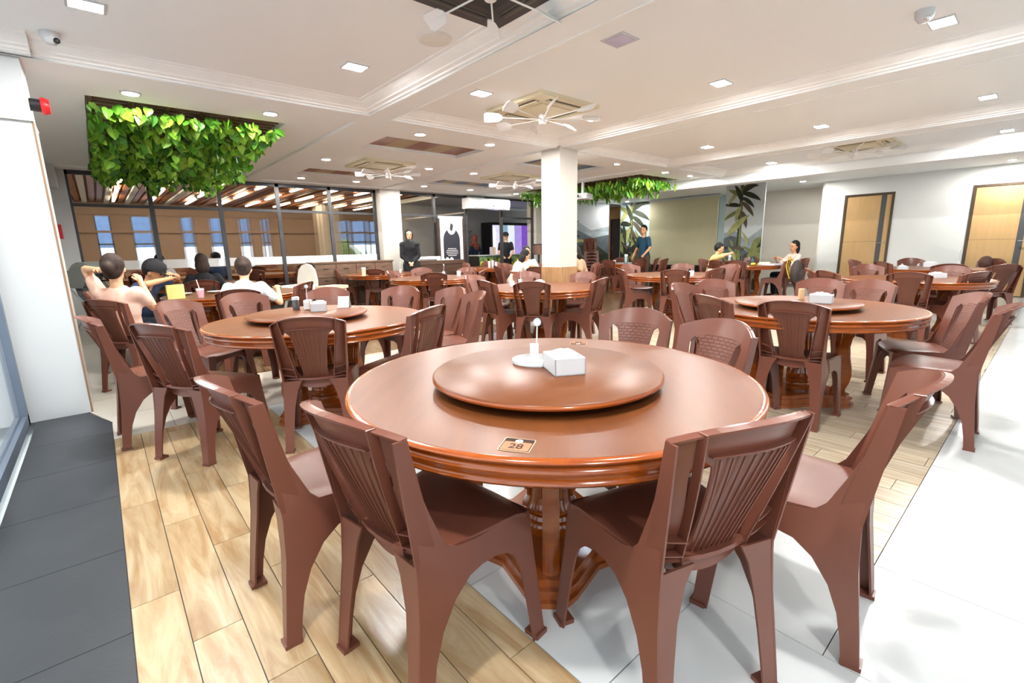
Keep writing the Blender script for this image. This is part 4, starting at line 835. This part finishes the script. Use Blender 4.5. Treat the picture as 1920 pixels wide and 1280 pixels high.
# flowered counter and things behind it
fc=empty('flowered_counter',(9.7,12.0,0),0,'service counter with green and yellow flower panels','counter'); MB().box(-.85,1.0,-.25,.3,0,.98).build('body',BLACK,fc); MB().box(-.88,1.03,-.28,.33,.98,1.01).build('worktop',PLW,fc)
for k in range(3):
    x=-.8+k*.6
    for z0 in (.08,.56):
        p_=MB().box(x,x+.56,-.265,-.25,z0,z0+.4).build('printed_panel',mat('panel_green',srgb(110,140,90),.4,var=.8,vscale=9),fc); mb=MB(); q=random.Random(k*7+int(z0*10))
        for _ in range(5):
            cx,cz=x+q.uniform(.08,.48),z0+q.uniform(.08,.32); mb.tube([(cx,-.268,cz),(cx,-.2655,cz)],q.uniform(.04,.08),7)
        mb.build('printed_flower',mat('panel_yellow',srgb(206,200,70),.4,var=.4,vscale=14),p_)
for i,(x,l) in enumerate(((9.5,'pale leaflet stand on the flowered counter'),(9.62,'cream leaflet stand on the flowered counter'))): tag(MB().box(-.05,.05,-.02,.02,0,.24).build('leaflet_stand',mat('leaflet_%d'%i,[srgb(220,200,226),srgb(226,206,150)][i],.5),None,None,(x,11.9,1.01)),l,'leaflet stand')
tag(MB().add([(-.16,0,0),(.16,0,0),(.16,.12,.3),(-.16,.12,.3),(-.16,.02,-.0),(.16,.03,0),(.16,.15,.3),(-.16,.15,.3)],[(0,1,2,3),(7,6,5,4),(0,4,5,1),(1,5,6,2),(2,6,7,3),(3,7,4,0)]).build('till_screen',mat('till_grey',srgb(176,172,178),.4),None,None,(10.25,12.0,1.05)),'grey tilted till screen on the flowered counter','screen')
fr=empty('display_fridge',(12.2,14.0,0),0,'wide drinks display fridge glowing violet behind the counter','fridge')
MB().box(-1.0,1.0,.02,.6,0,2.15).build('cabinet',BLACK,fr); 
BC=[(196,196,210),(120,150,170),(206,212,216),(150,130,200),(110,70,170)]
for k in range(5): MB().box(-.92+.37*k,-.58+.37*k,0,.02,.9,2.05).build('door_panel',mat('lit_panel_%d'%k,srgb(*BC[k]),.3,emit=.7,var=.5,vscale=5),fr)
MB().box(-.88,-.83,-.02,0,1.0,1.95).build('light_tube',mat('violet_tube',(.55,.4,1,1),.3,emit=9),fr)
ov=empty('steel_shelf_unit',(9.9,14.2,0),0,'stainless steel shelf unit behind the women at the counter','shelf')
for z in (1.45,1.62,1.8): MB().box(-.45,.45,-.15,.15,z,z+.03).build('shelf',CHROME,ov)
for sx in (-.43,.43): MB().box(sx-.02,sx+.02,-.15,.15,0,1.85).build('post',CHROME,ov)
cp=empty('chafing_pot',(9.95,10.2,1.0),0,'round steel pot on a stand left of the white column','pot'); MB().lathe([(0,0),(.15,0),(.19,.05),(.19,.26),(.2,.27),(.19,.3),(0,.31)],28,cap=False).build('pot',mat('copper_steel',srgb(190,150,140),.25,metal=.7),cp,45); MB().lathe([(.19,.27),(.21,.28),(.21,.3),(.19,.31)],28).build('rim',BLACK,cp)
MB().tube([(0,0,-1),(0,0,0)],.03,10).lathe([(.2,-1.0),(.2,-.97),(0,-.96)],20).build('stand',BLACK,cp)
hcm=mat('high_chair_white',srgb(232,228,216),.45)
hc=empty('high_chair',(2.3,7.6,0),R_(-150),'white plastic child high chair with arched back near the glass','high chair')
mb=MB(); A=[(-.18,.55),(-.19,.8),(-.15,.96),(-.08,1.03),(0,1.05),(.08,1.03),(.15,.96),(.19,.8),(.18,.55)]
n=len(A); mb.add([(-.16-.05*(z-.5),y,z) for y,z in A]+[(-.13-.05*(z-.5),y,z) for y,z in A],[tuple(range(n)),tuple(range(n,2*n))[::-1]]+[(i,(i+1)%n,n+(i+1)%n,n+i) for i in range(n)]); mb.build('backrest',hcm,hc,40)
MB().box(-.16,.18,-.17,.17,.52,.56).build('seat',hcm,hc); MB().box(-.12,.2,-.19,-.16,.56,.74).box(-.12,.2,.16,.19,.56,.74).build('arm',hcm,hc)
for sx in (-1,1):
    for sy in (-1,1): MB().tube([(.14*sx,.15*sy,.53),(.25*sx,.25*sy,0)],[.022,.018],8).build('leg',hcm,hc,40)
st_=empty('plastic_stool',(2.45,6.7,0),.4,'cream plastic basin stool beside the high chair','stool'); MB().box(-.17,.17,-.14,.14,.72,.76).box(-.15,.15,-.12,.12,.6,.72).build('seat',mat('cream_plastic',srgb(206,186,156),.45),st_)
for sx in (-1,1):
    for sy in (-1,1): MB().tube([(.13*sx,.1*sy,.72),(.17*sx,.15*sy,0)],.015,6).build('leg',MATS['cream_plastic'],st_)
# baby stroller
sr=empty('baby_stroller',(-.02,8.9,0),R_(-60),'grey baby stroller with hood beside the white pillar','stroller'); GRY=mat('stroller_grey',srgb(132,136,132),.8,bump=.1)
mb=MB(); 
for i in range(7):
    a=R_(10+i*22)
    mb.tube([(-.12+.0*i,-.2,.88),(-.12+.34*math.cos(a)*-1+.12,-.2,.82+.3*math.sin(a)),(-.12+.34*math.cos(a)*-1+.12,.2,.82+.3*math.sin(a)),(-.12,.2,.88)],.012,5)
mb.build('hood_rib',BLACK,sr)
vs=[];fs=[]
for i in range(9):
    a=R_(0+i*16); 
    for y in (-.22,-.2,.2,.22):
        rr=.36 if abs(y)<.21 else .3; vs.append((-rr*math.cos(a),y,.8+rr*math.sin(a)))
for i in range(8):
    for j in range(3): fs.append((i*4+j,i*4+j+1,i*4+5+j,i*4+4+j))
hm=MB().add(vs,fs); hm.mesh; o=bpy.data.objects.new('hood',thicken(hm.mesh('h',GRY,50),.012)); COL.objects.link(o); o.parent=sr
n=9; MB().add([(0,-.21,.8)]+[(-.33*math.cos(R_(i*16)),-.215,.8+.33*math.sin(R_(i*16))) for i in range(9)],[(0,i,i+1) for i in range(1,9)]).build('hood_side',GRY,sr)
MB().add([(.25,-.17,.48),(.25,.17,.48),(-.1,.17,.46),(-.1,-.17,.46),(-.28,.17,.9),(-.28,-.17,.9),(-.1,.17,.42),(-.1,-.17,.42),(.25,-.17,.44),(.25,.17,.44)],[(0,1,2,3),(3,2,4,5),(8,9,6,7),(0,8,7,3),(1,2,6,9),(6,7,5,4)]).build('seat',BLACK,sr)
for s in (-.24,.24):
    MB().tube([(.42,s,.12),(0,s,.62),(-.5,s,1.02)],.013,8).tube([(-.38,s,.14),(.15,s,.52)],.013,8).build('frame_tube',mat('frame_alu',srgb(190,196,200),.3,metal=.7),sr)
    for x,rr in ((.42,.085),(-.38,.11)):
        wv=MB(); wv.tube([(x,s-.018,rr),(x,s+.018,rr)],rr,22); w_=wv.build('wheel',BLACK,sr,50); MB().tube([(x,s-.021,rr),(x,s+.021,rr)],rr*.62,18).build('hub',mat('hub_cream',srgb(226,222,170),.4),w_,50)
MB().tube([(-.5,-.24,1.02),(-.5,.24,1.02)],.014,8).build('handle_bar',BLACK,sr); MB().ell((0,0,.3),(.2,.16,.1)).build('basket',BLACK,sr,60)
# ------------------------------------------------------------------ people
def remesh(mb,voxel,m,sm=6):
    me=mb.mesh('p',m); o=bpy.data.objects.new('tmp',me); COL.objects.link(o)
    q=o.modifiers.new('r','REMESH'); q.mode='VOXEL'; q.voxel_size=voxel; q.use_smooth_shade=True
    q=o.modifiers.new('s','SMOOTH'); q.iterations=sm; q.factor=.5
    dg=bpy.context.evaluated_depsgraph_get(); n=bpy.data.meshes.new_from_object(o.evaluated_get(dg)); bpy.data.objects.remove(o); return n
def cap(mb,a,b,ra,rb):
    a=Vector(a);b=Vector(b); mb.tube([a,a.lerp(b,.5),b],[ra,(ra+rb)/2,rb],12); mb.ell(a,(ra,)*3,10,6); mb.ell(b,(rb,)*3,10,6)
SK=lambda n,c:mat('skin_'+n,c,.5,var=.05)
SKB=SK('tan',srgb(196,142,104)); SKL=SK('light',srgb(214,164,128)); HAIR=mat('hair_black',srgb(16,13,13),.75,var=.3,vscale=30,stretch=(1,1,.2)); HAIRB=mat('hair_brown',srgb(42,25,17),.75,var=.5,vscale=24,stretch=(1,1,.2))
def cloth(n,c): return mat('cloth_'+n,c,.85,var=.06,vscale=12,bump=.25,bscale=9)
def person(loc,rz,label,pose,skin,shirt,trousers=None,hair=HAIR,hstyle='short',lean=0.0,head=(0,0),hands=None,sleeve=.5,hscale=1.0,face=True,skirt=False,shoes=True,cap_m=None,hijab=None,elbow=(0,0)):
    """local: x forward, y left. hands: ((x,y,z),(x,y,z)) left, right"""
    sit=pose=='sit'; zp=.50 if sit else .93*hscale; T=(.455 if sit else .50)*hscale
    up_=Vector((math.sin(lean),0,math.cos(lean)))
    pel=Vector((0,0,zp)); ch=pel+up_*T*.62; nk=pel+up_*T*1.0; hd=nk+Vector((math.sin(lean*.6+head[0]),0,math.cos(lean*.6+head[0])))*.165
    sh=[nk-up_*.05+Vector((0,s*.165,0)) for s in (1,-1)]
    body=MB()
    body.ell(ch,(.10,.145,.19)); body.ell(pel,(.11,.15,.12)); cap(body,pel,ch,.11,.11); cap(body,nk-up_*.04,hd,.05,.048)
    for s in (0,1): cap(body,ch,sh[s],.08,.052)
    hr=Matrix.Rotation(head[1],3,'Z')@Matrix.Rotation(head[0]+lean*.5,3,'Y')
    def hp(v): return hd+hr@Vector(v)
    body.ell(hd+hr@Vector((0,0,.02)),(.093,.076,.11),16,12,hr); body.ell(hp((.03,0,-.045)),(.062,.055,.062),12,8,hr); body.ell(hp((.095,0,-.005)),(.018,.013,.022),8,6,hr)
    for s in (1,-1): body.ell(hp((0,s*.078,-.005)),(.02,.012,.03),8,6,hr)
    body.ell(hp((.078,0,-.05)),(.016,.026,.010),8,6,hr)
    elb=[];hn=[]
    for i,s in enumerate((1,-1)):
        h_=Vector(hands[i]) if hands else Vector((.33,s*.16,.78) if sit else (.06,s*.24,.84*hscale))
        d=h_-sh[i]; L=min(d.length,.50); h_=sh[i]+d.normalized()*L; bend=math.sqrt(max(0,.27**2-(L/2)**2)); 
        nrm=Vector((-.25,s*.55,-.8)); nrm=(nrm-d.normalized()*nrm.dot(d.normalized())).normalized()
        if h_.z>sh[i].z: nrm=Vector((.2,s*.9,.1)); nrm=(nrm-d.normalized()*nrm.dot(d.normalized())).normalized()
        if elbow[i]: nrm=Vector((.1,s*.35,elbow[i])); nrm=(nrm-d.normalized()*nrm.dot(d.normalized())).normalized()
        e=(sh[i]+h_)/2+nrm*bend; elb.append(e); hn.append(h_)
        cap(body,sh[i],e,.047,.037); cap(body,e,h_,.036,.025)
        fd=(h_-e).normalized(); body.ell(h_+fd*.035,(.035,.03,.03),8,6)
    legs=[]
    for i,s in enumerate((1,-1)):
        hip=pel+Vector((0,s*.085,-.02)); kn=Vector((.40,s*.11,.50)) if sit else Vector((.02,s*.10,.49*hscale)); an=Vector((.36,s*.12,.08)) if sit else Vector((-.01,s*.11,.08))
        legs.append((hip,kn,an)); cap(body,hip,kn,.085,.06); cap(body,kn,an,.056,.036); body.ell(an+Vector((.06,0,-.035)),(.11,.042,.04),10,6)
    me=remesh(body,.013,skin,3)
    # fingers rooted in the palms
    bmh=MB()
    for i,s in enumerate((1,-1)):
        fd=(hn[i]-elb[i]).normalized(); sd=fd.cross(Vector((0,0,1))); sd=sd.normalized() if sd.length>.1 else Vector((0,1,0)); nn=sd.cross(fd)
        for k in range(4):
            o_=hn[i]+fd*.045+sd*(k-1.5)*.017; l=[.034,.042,.04,.03][k]
            bmh.tube([o_,o_+fd*l*.6,o_+fd*l-nn*.006,o_+fd*l*1.35-nn*.02],[.0085,.008,.0075,.006],6)
        o_=hn[i]+fd*.02; bmh.tube([o_,o_+sd*(.04*s)+fd*.02,o_+sd*(.05*s)+fd*.05-nn*.01],[.011,.009,.007],6)
    k=MB(); k.v=[tuple(v.co) for v in me.vertices]; k.f=[tuple(p.vertices) for p in me.polygons]; k.mi=[0]*len(k.f); nb=len(k.v); k.v+=bmh.v; k.f+=[tuple(i+nb for i in f) for f in bmh.f]; k.mi+=[0]*len(bmh.f)
    me2=k.mesh('person',skin); 
    for p in me2.polygons: p.use_smooth=True
    r=bpy.data.objects.new('person',me2); COL.objects.link(r); r.location=loc; r.rotation_euler=(0,0,rz); tag(r,label,'person')
    def put(name,mesh):
        o=bpy.data.objects.new(name,mesh); COL.objects.link(o); o.parent=r; return o
    t=MB(); t.ell(ch,(.118,.165,.205)); t.ell(pel+Vector((0,0,.02)),(.128,.168,.13)); cap(t,pel,ch,.125,.125)
    for i in (0,1):
        cap(t,ch,sh[i],.09,.066); e=sh[i].lerp(elb[i],min(1,sleeve*1.3)); cap(t,sh[i],e,.064,.055)
        if sleeve>.8: cap(t,elb[i],elb[i].lerp(hn[i],.85),.05,.036)
    put('shirt',remesh(t,.016,shirt,4))
    if trousers:
        t=MB(); t.ell(pel,(.125,.165,.12))
        for hip,kn,an in legs:
            cap(t,hip,kn,.10,.074); cap(t,kn,an.lerp(kn,.0 if not skirt else 0),.07,.052)
        if skirt: cap(t,pel,Vector((.02,0,.12)),.17,.2)
        put('trousers' if not skirt else 'skirt',remesh(t,.018,trousers,4))
    if shoes:
        for i in (0,1):
            a=legs[i][2]; t=MB(); t.ell(a+Vector((.07,0,-.04)),(.13,.05,.035),12,8); t.box(a.x-.06,a.x+.19,a.y-.045,a.y+.045,0,.018); o=put('shoe',t.mesh('shoe',BLACK,60))
    if hijab:
        t=MB(); t.ell(hp((-.018,0,.02)),(.105,.10,.132),14,10,hr); cap(t,hp((-.02,0,-.08)),nk+up_*-.02,.085,.12); cap(t,nk-up_*.03,ch+up_*.06,.13,.15)
        for i in (0,1): cap(t,ch+up_*.12,sh[i],.1,.075)
        h_=remesh(t,.014,hijab,3)
        # open the face: push away vertices in front of the face
        for v in h_.vertices:
            q=hr.transposed()@(v.co-hd)
            if q.x>.03 and abs(q.y)<.06 and -.085<q.z<.075: v.co=hd+hr@Vector((.025,q.y*1.25,q.z*1.18))
        put('hijab',h_)
    else:
        t=MB(); t.ell(hp((-.022,0,.04)),(.102,.09,.112),14,10,hr)
        if hstyle=='long': t.ell(hp((-.05,0,-.04)),(.065,.088,.13),12,8,hr); 
        if hstyle in('bun','ponytail'): t.ell(hp((-.12,0,.015)),(.055,.05,.055),10,8,hr); t.ell(hp((-.05,0,-.02)),(.06,.078,.07),10,8,hr)
        if hstyle=='bob': t.ell(hp((-.045,0,-.05)),(.075,.098,.125),12,8,hr)
        h_=remesh(t,.011,hair,2)
        for v in h_.vertices:
            q=hr.transposed()@(v.co-hd)
            if q.x>.025 and q.z<.07: v.co=hd+hr@Vector((.02+.2*(q.x-.025),q.y*.8,q.z))
        put('hair',h_)
    if cap_m:
        t=MB(); t.lathe([(.104,.03),(.103,.075),(.086,.116),(.045,.138),(0,.143)],18); t.box(.06,.18,-.06,.06,.03,.04); m_=t.mesh('cap',cap_m,50)
        for v in m_.vertices: v.co=hp(v.co)
        put('cap',m_)
    if face:
        e=MB()
        for s in (1,-1): e.ell(hp((.083,s*.032,.012)),(.008,.013,.007),8,6,hr)
        put('eye',e.mesh('eye',BLACK)); e=MB()
        for s in (1,-1): e.ell(hp((.086,s*.034,.034)),(.007,.02,.004),8,4,hr)
        put('eyebrow',e.mesh('eyebrow',HAIR)); e=MB(); e.ell(hp((.092,0,-.052)),(.007,.022,.006),8,4,hr); put('mouth',e.mesh('mouth',mat('lips',srgb(150,80,74),.5)))
    return r
NAVY=cloth('navy',srgb(44,58,84)); BLK=cloth('black',srgb(22,22,26)); WHT=cloth('white',srgb(226,230,236)); PINK=cloth('pink_blouse',srgb(226,186,168)); TEAL=cloth('teal',srgb(22,62,84)); YEL=cloth('yellow',srgb(196,170,110)); PSW=cloth('pale_pink',srgb(214,190,178)); TANS=cloth('tan',srgb(170,138,110)); DEN=cloth('dark_trousers',srgb(34,38,50)); BROWNH=cloth('rust',srgb(150,84,70)); BRT=cloth('brown_trousers',srgb(70,54,44)); CRM=cloth('cream_blouse',srgb(222,214,204))
person((.13,5.66,0),R_(50),'person in a pink blouse leaning with a hand behind the head, at left','sit',SKL,PINK,DEN,HAIRB,'bun',lean=-.1,head=(.1,.3),hands=((-.12,.08,1.12),(.2,-.04,.98)),sleeve=.4,elbow=(1,-1))
person((.2,6.62,0),R_(-28),'person in navy shirt and dark cap eating at the left table','sit',SKB,NAVY,DEN,lean=.45,head=(.25,0),hands=((.42,.05,1.02),(.45,-.1,.98)),cap_m=BLK,sleeve=.5)
person((1.16,8.27,0),R_(84),'person in a black top seen from behind at the left','sit',SKL,BLK,DEN,HAIRB,'bob',lean=.3,sleeve=.9)
person((1.17,5.88,0),R_(72),'person in a white tee with tied hair seen from behind','sit',SKL,WHT,DEN,HAIRB,'bun',lean=.5,head=(.1,0),hands=((.4,.15,.8),(.45,-.32,.8)),sleeve=.5)
person((5.55,10.0,0),R_(-115),'standing person in black hijab and black dress, hands clasped','stand',SKL,BLK,BLK,skirt=True,hijab=BLK,hands=((.2,.03,.92),(.2,-.03,.92)),sleeve=.95,hscale=.97)
person((8.75,12.6,0),R_(20),'standing person in black headscarf at the left end of the flowered counter','stand',SKL,BLK,BLK,skirt=True,hijab=BLK,sleeve=.95,hscale=.95,face=False,lean=.15)
person((9.05,12.9,0),R_(160),'second standing person in black headscarf behind the flowered counter','stand',SKL,BLK,BLK,skirt=True,hijab=BLK,sleeve=.95,hscale=.95,face=False)
person((9.75,13.1,0),R_(100),'person in rust brown headscarf behind the flowered counter','stand',SKL,NAVY,DEN,hijab=BROWNH,sleeve=.9,hscale=.95,face=False)
person((9.6,11.3,0),R_(-125),'standing person in black polo shirt and black cap','stand',SKL,BLK,BLK,cap_m=BLK,hands=((.25,.1,.95),(.25,-.1,.95)),sleeve=.5,hscale=.97)
person((6.5,7.45,0),R_(-15),'person in cream blouse leaning over the table left of the column','sit',SKL,CRM,DEN,HAIR,'bob',lean=.5,head=(.2,0),hands=((.45,.1,.8),(.45,-.1,.8)),sleeve=.5)
person((7.35,7.95,0),R_(-120),'person in white shirt half hidden behind the column','sit',SKL,WHT,DEN,HAIR,'short',lean=.1,sleeve=.6)
person((8.0,6.75,0),R_(140),'person in tan shirt right of the column, back to camera','sit',SKL,TANS,DEN,HAIR,'bob',lean=.35,head=(.1,0),sleeve=.6)
chair(8.15,6.62,140,'brown chair under the person in the tan shirt',GB)
chair(.62,5.3,60,'brown chair with its back under the elbow of the pink blouse woman','seats of the diners at the left table') if False else None
person((10.95,7.22,0),R_(165),'standing person in teal polo shirt with a hand on a chair back','stand',SKB,TEAL,BRT,lean=.08,head=(.05,.35),hands=((.3,.32,.98),(.12,-.35,.86)),sleeve=.6,hscale=1.0)
person((10.75,5.3,0),R_(-65),'person in yellow tee holding up a phone','sit',SKL,YEL,DEN,HAIR,'short',lean=.25,head=(.15,0),hands=((.42,.06,1.0),(.42,-.06,1.0)),sleeve=.55)
tag(MB().box(-.006,.006,-.07,.07,-.035,.035).build('phone',BLACK,None,None,(10.97,4.83,1.03),R_(-65)),'black phone held by the boy in yellow','phone')
person((11.85,3.9,0),R_(140),'person in pale pink sweater sitting before the grey wall','sit',SKB,PSW,DEN,HAIR,'long',lean=.05,head=(.05,.1),hands=((.38,.12,.86),(.38,-.1,.86)),sleeve=.95)
person((2.0,12.3,0),R_(100),'person in dark clothes and cap seen through the glass','sit',SKB,NAVY,DEN,cap_m=NAVY,face=False)
person((.95,11.8,0),R_(90),'person in pale shirt seen through the glass at left','sit',SKB,WHT,DEN,HAIR,face=False,lean=.3)
# backpack
bp_=empty('backpack',(11.02,3.78,.62),R_(97),'dark grey backpack hanging on a chair before the woman in pink','backpack'); MB().ell((-.2,0,0),(.11,.17,.24),16,10).build('bag',mat('bag_grey',srgb(66,56,52),.8,bump=.2),bp_,60); MB().ell((-.29,0,-.06),(.05,.12,.12),12,8).build('pocket',MATS['bag_grey'],bp_,60)
for s in (-1,1): MB().tube([(-.12,s*.09,.2),(-.05,s*.09,.3),(-.02,s*.09,.1),(-.1,s*.1,-.15)],.012,6).build('strap',mat('strap_yellow',srgb(196,156,40),.7),bp_)
tag(MB().ell((0,0,.1),(.14,.1,.12),14,8).build('bag',mat('bag_brown',srgb(90,60,50),.8,bump=.3,var=.3),None,60,(12.05,.85,.7)),'brown bag heaped on the chair before the second tan door','bag')
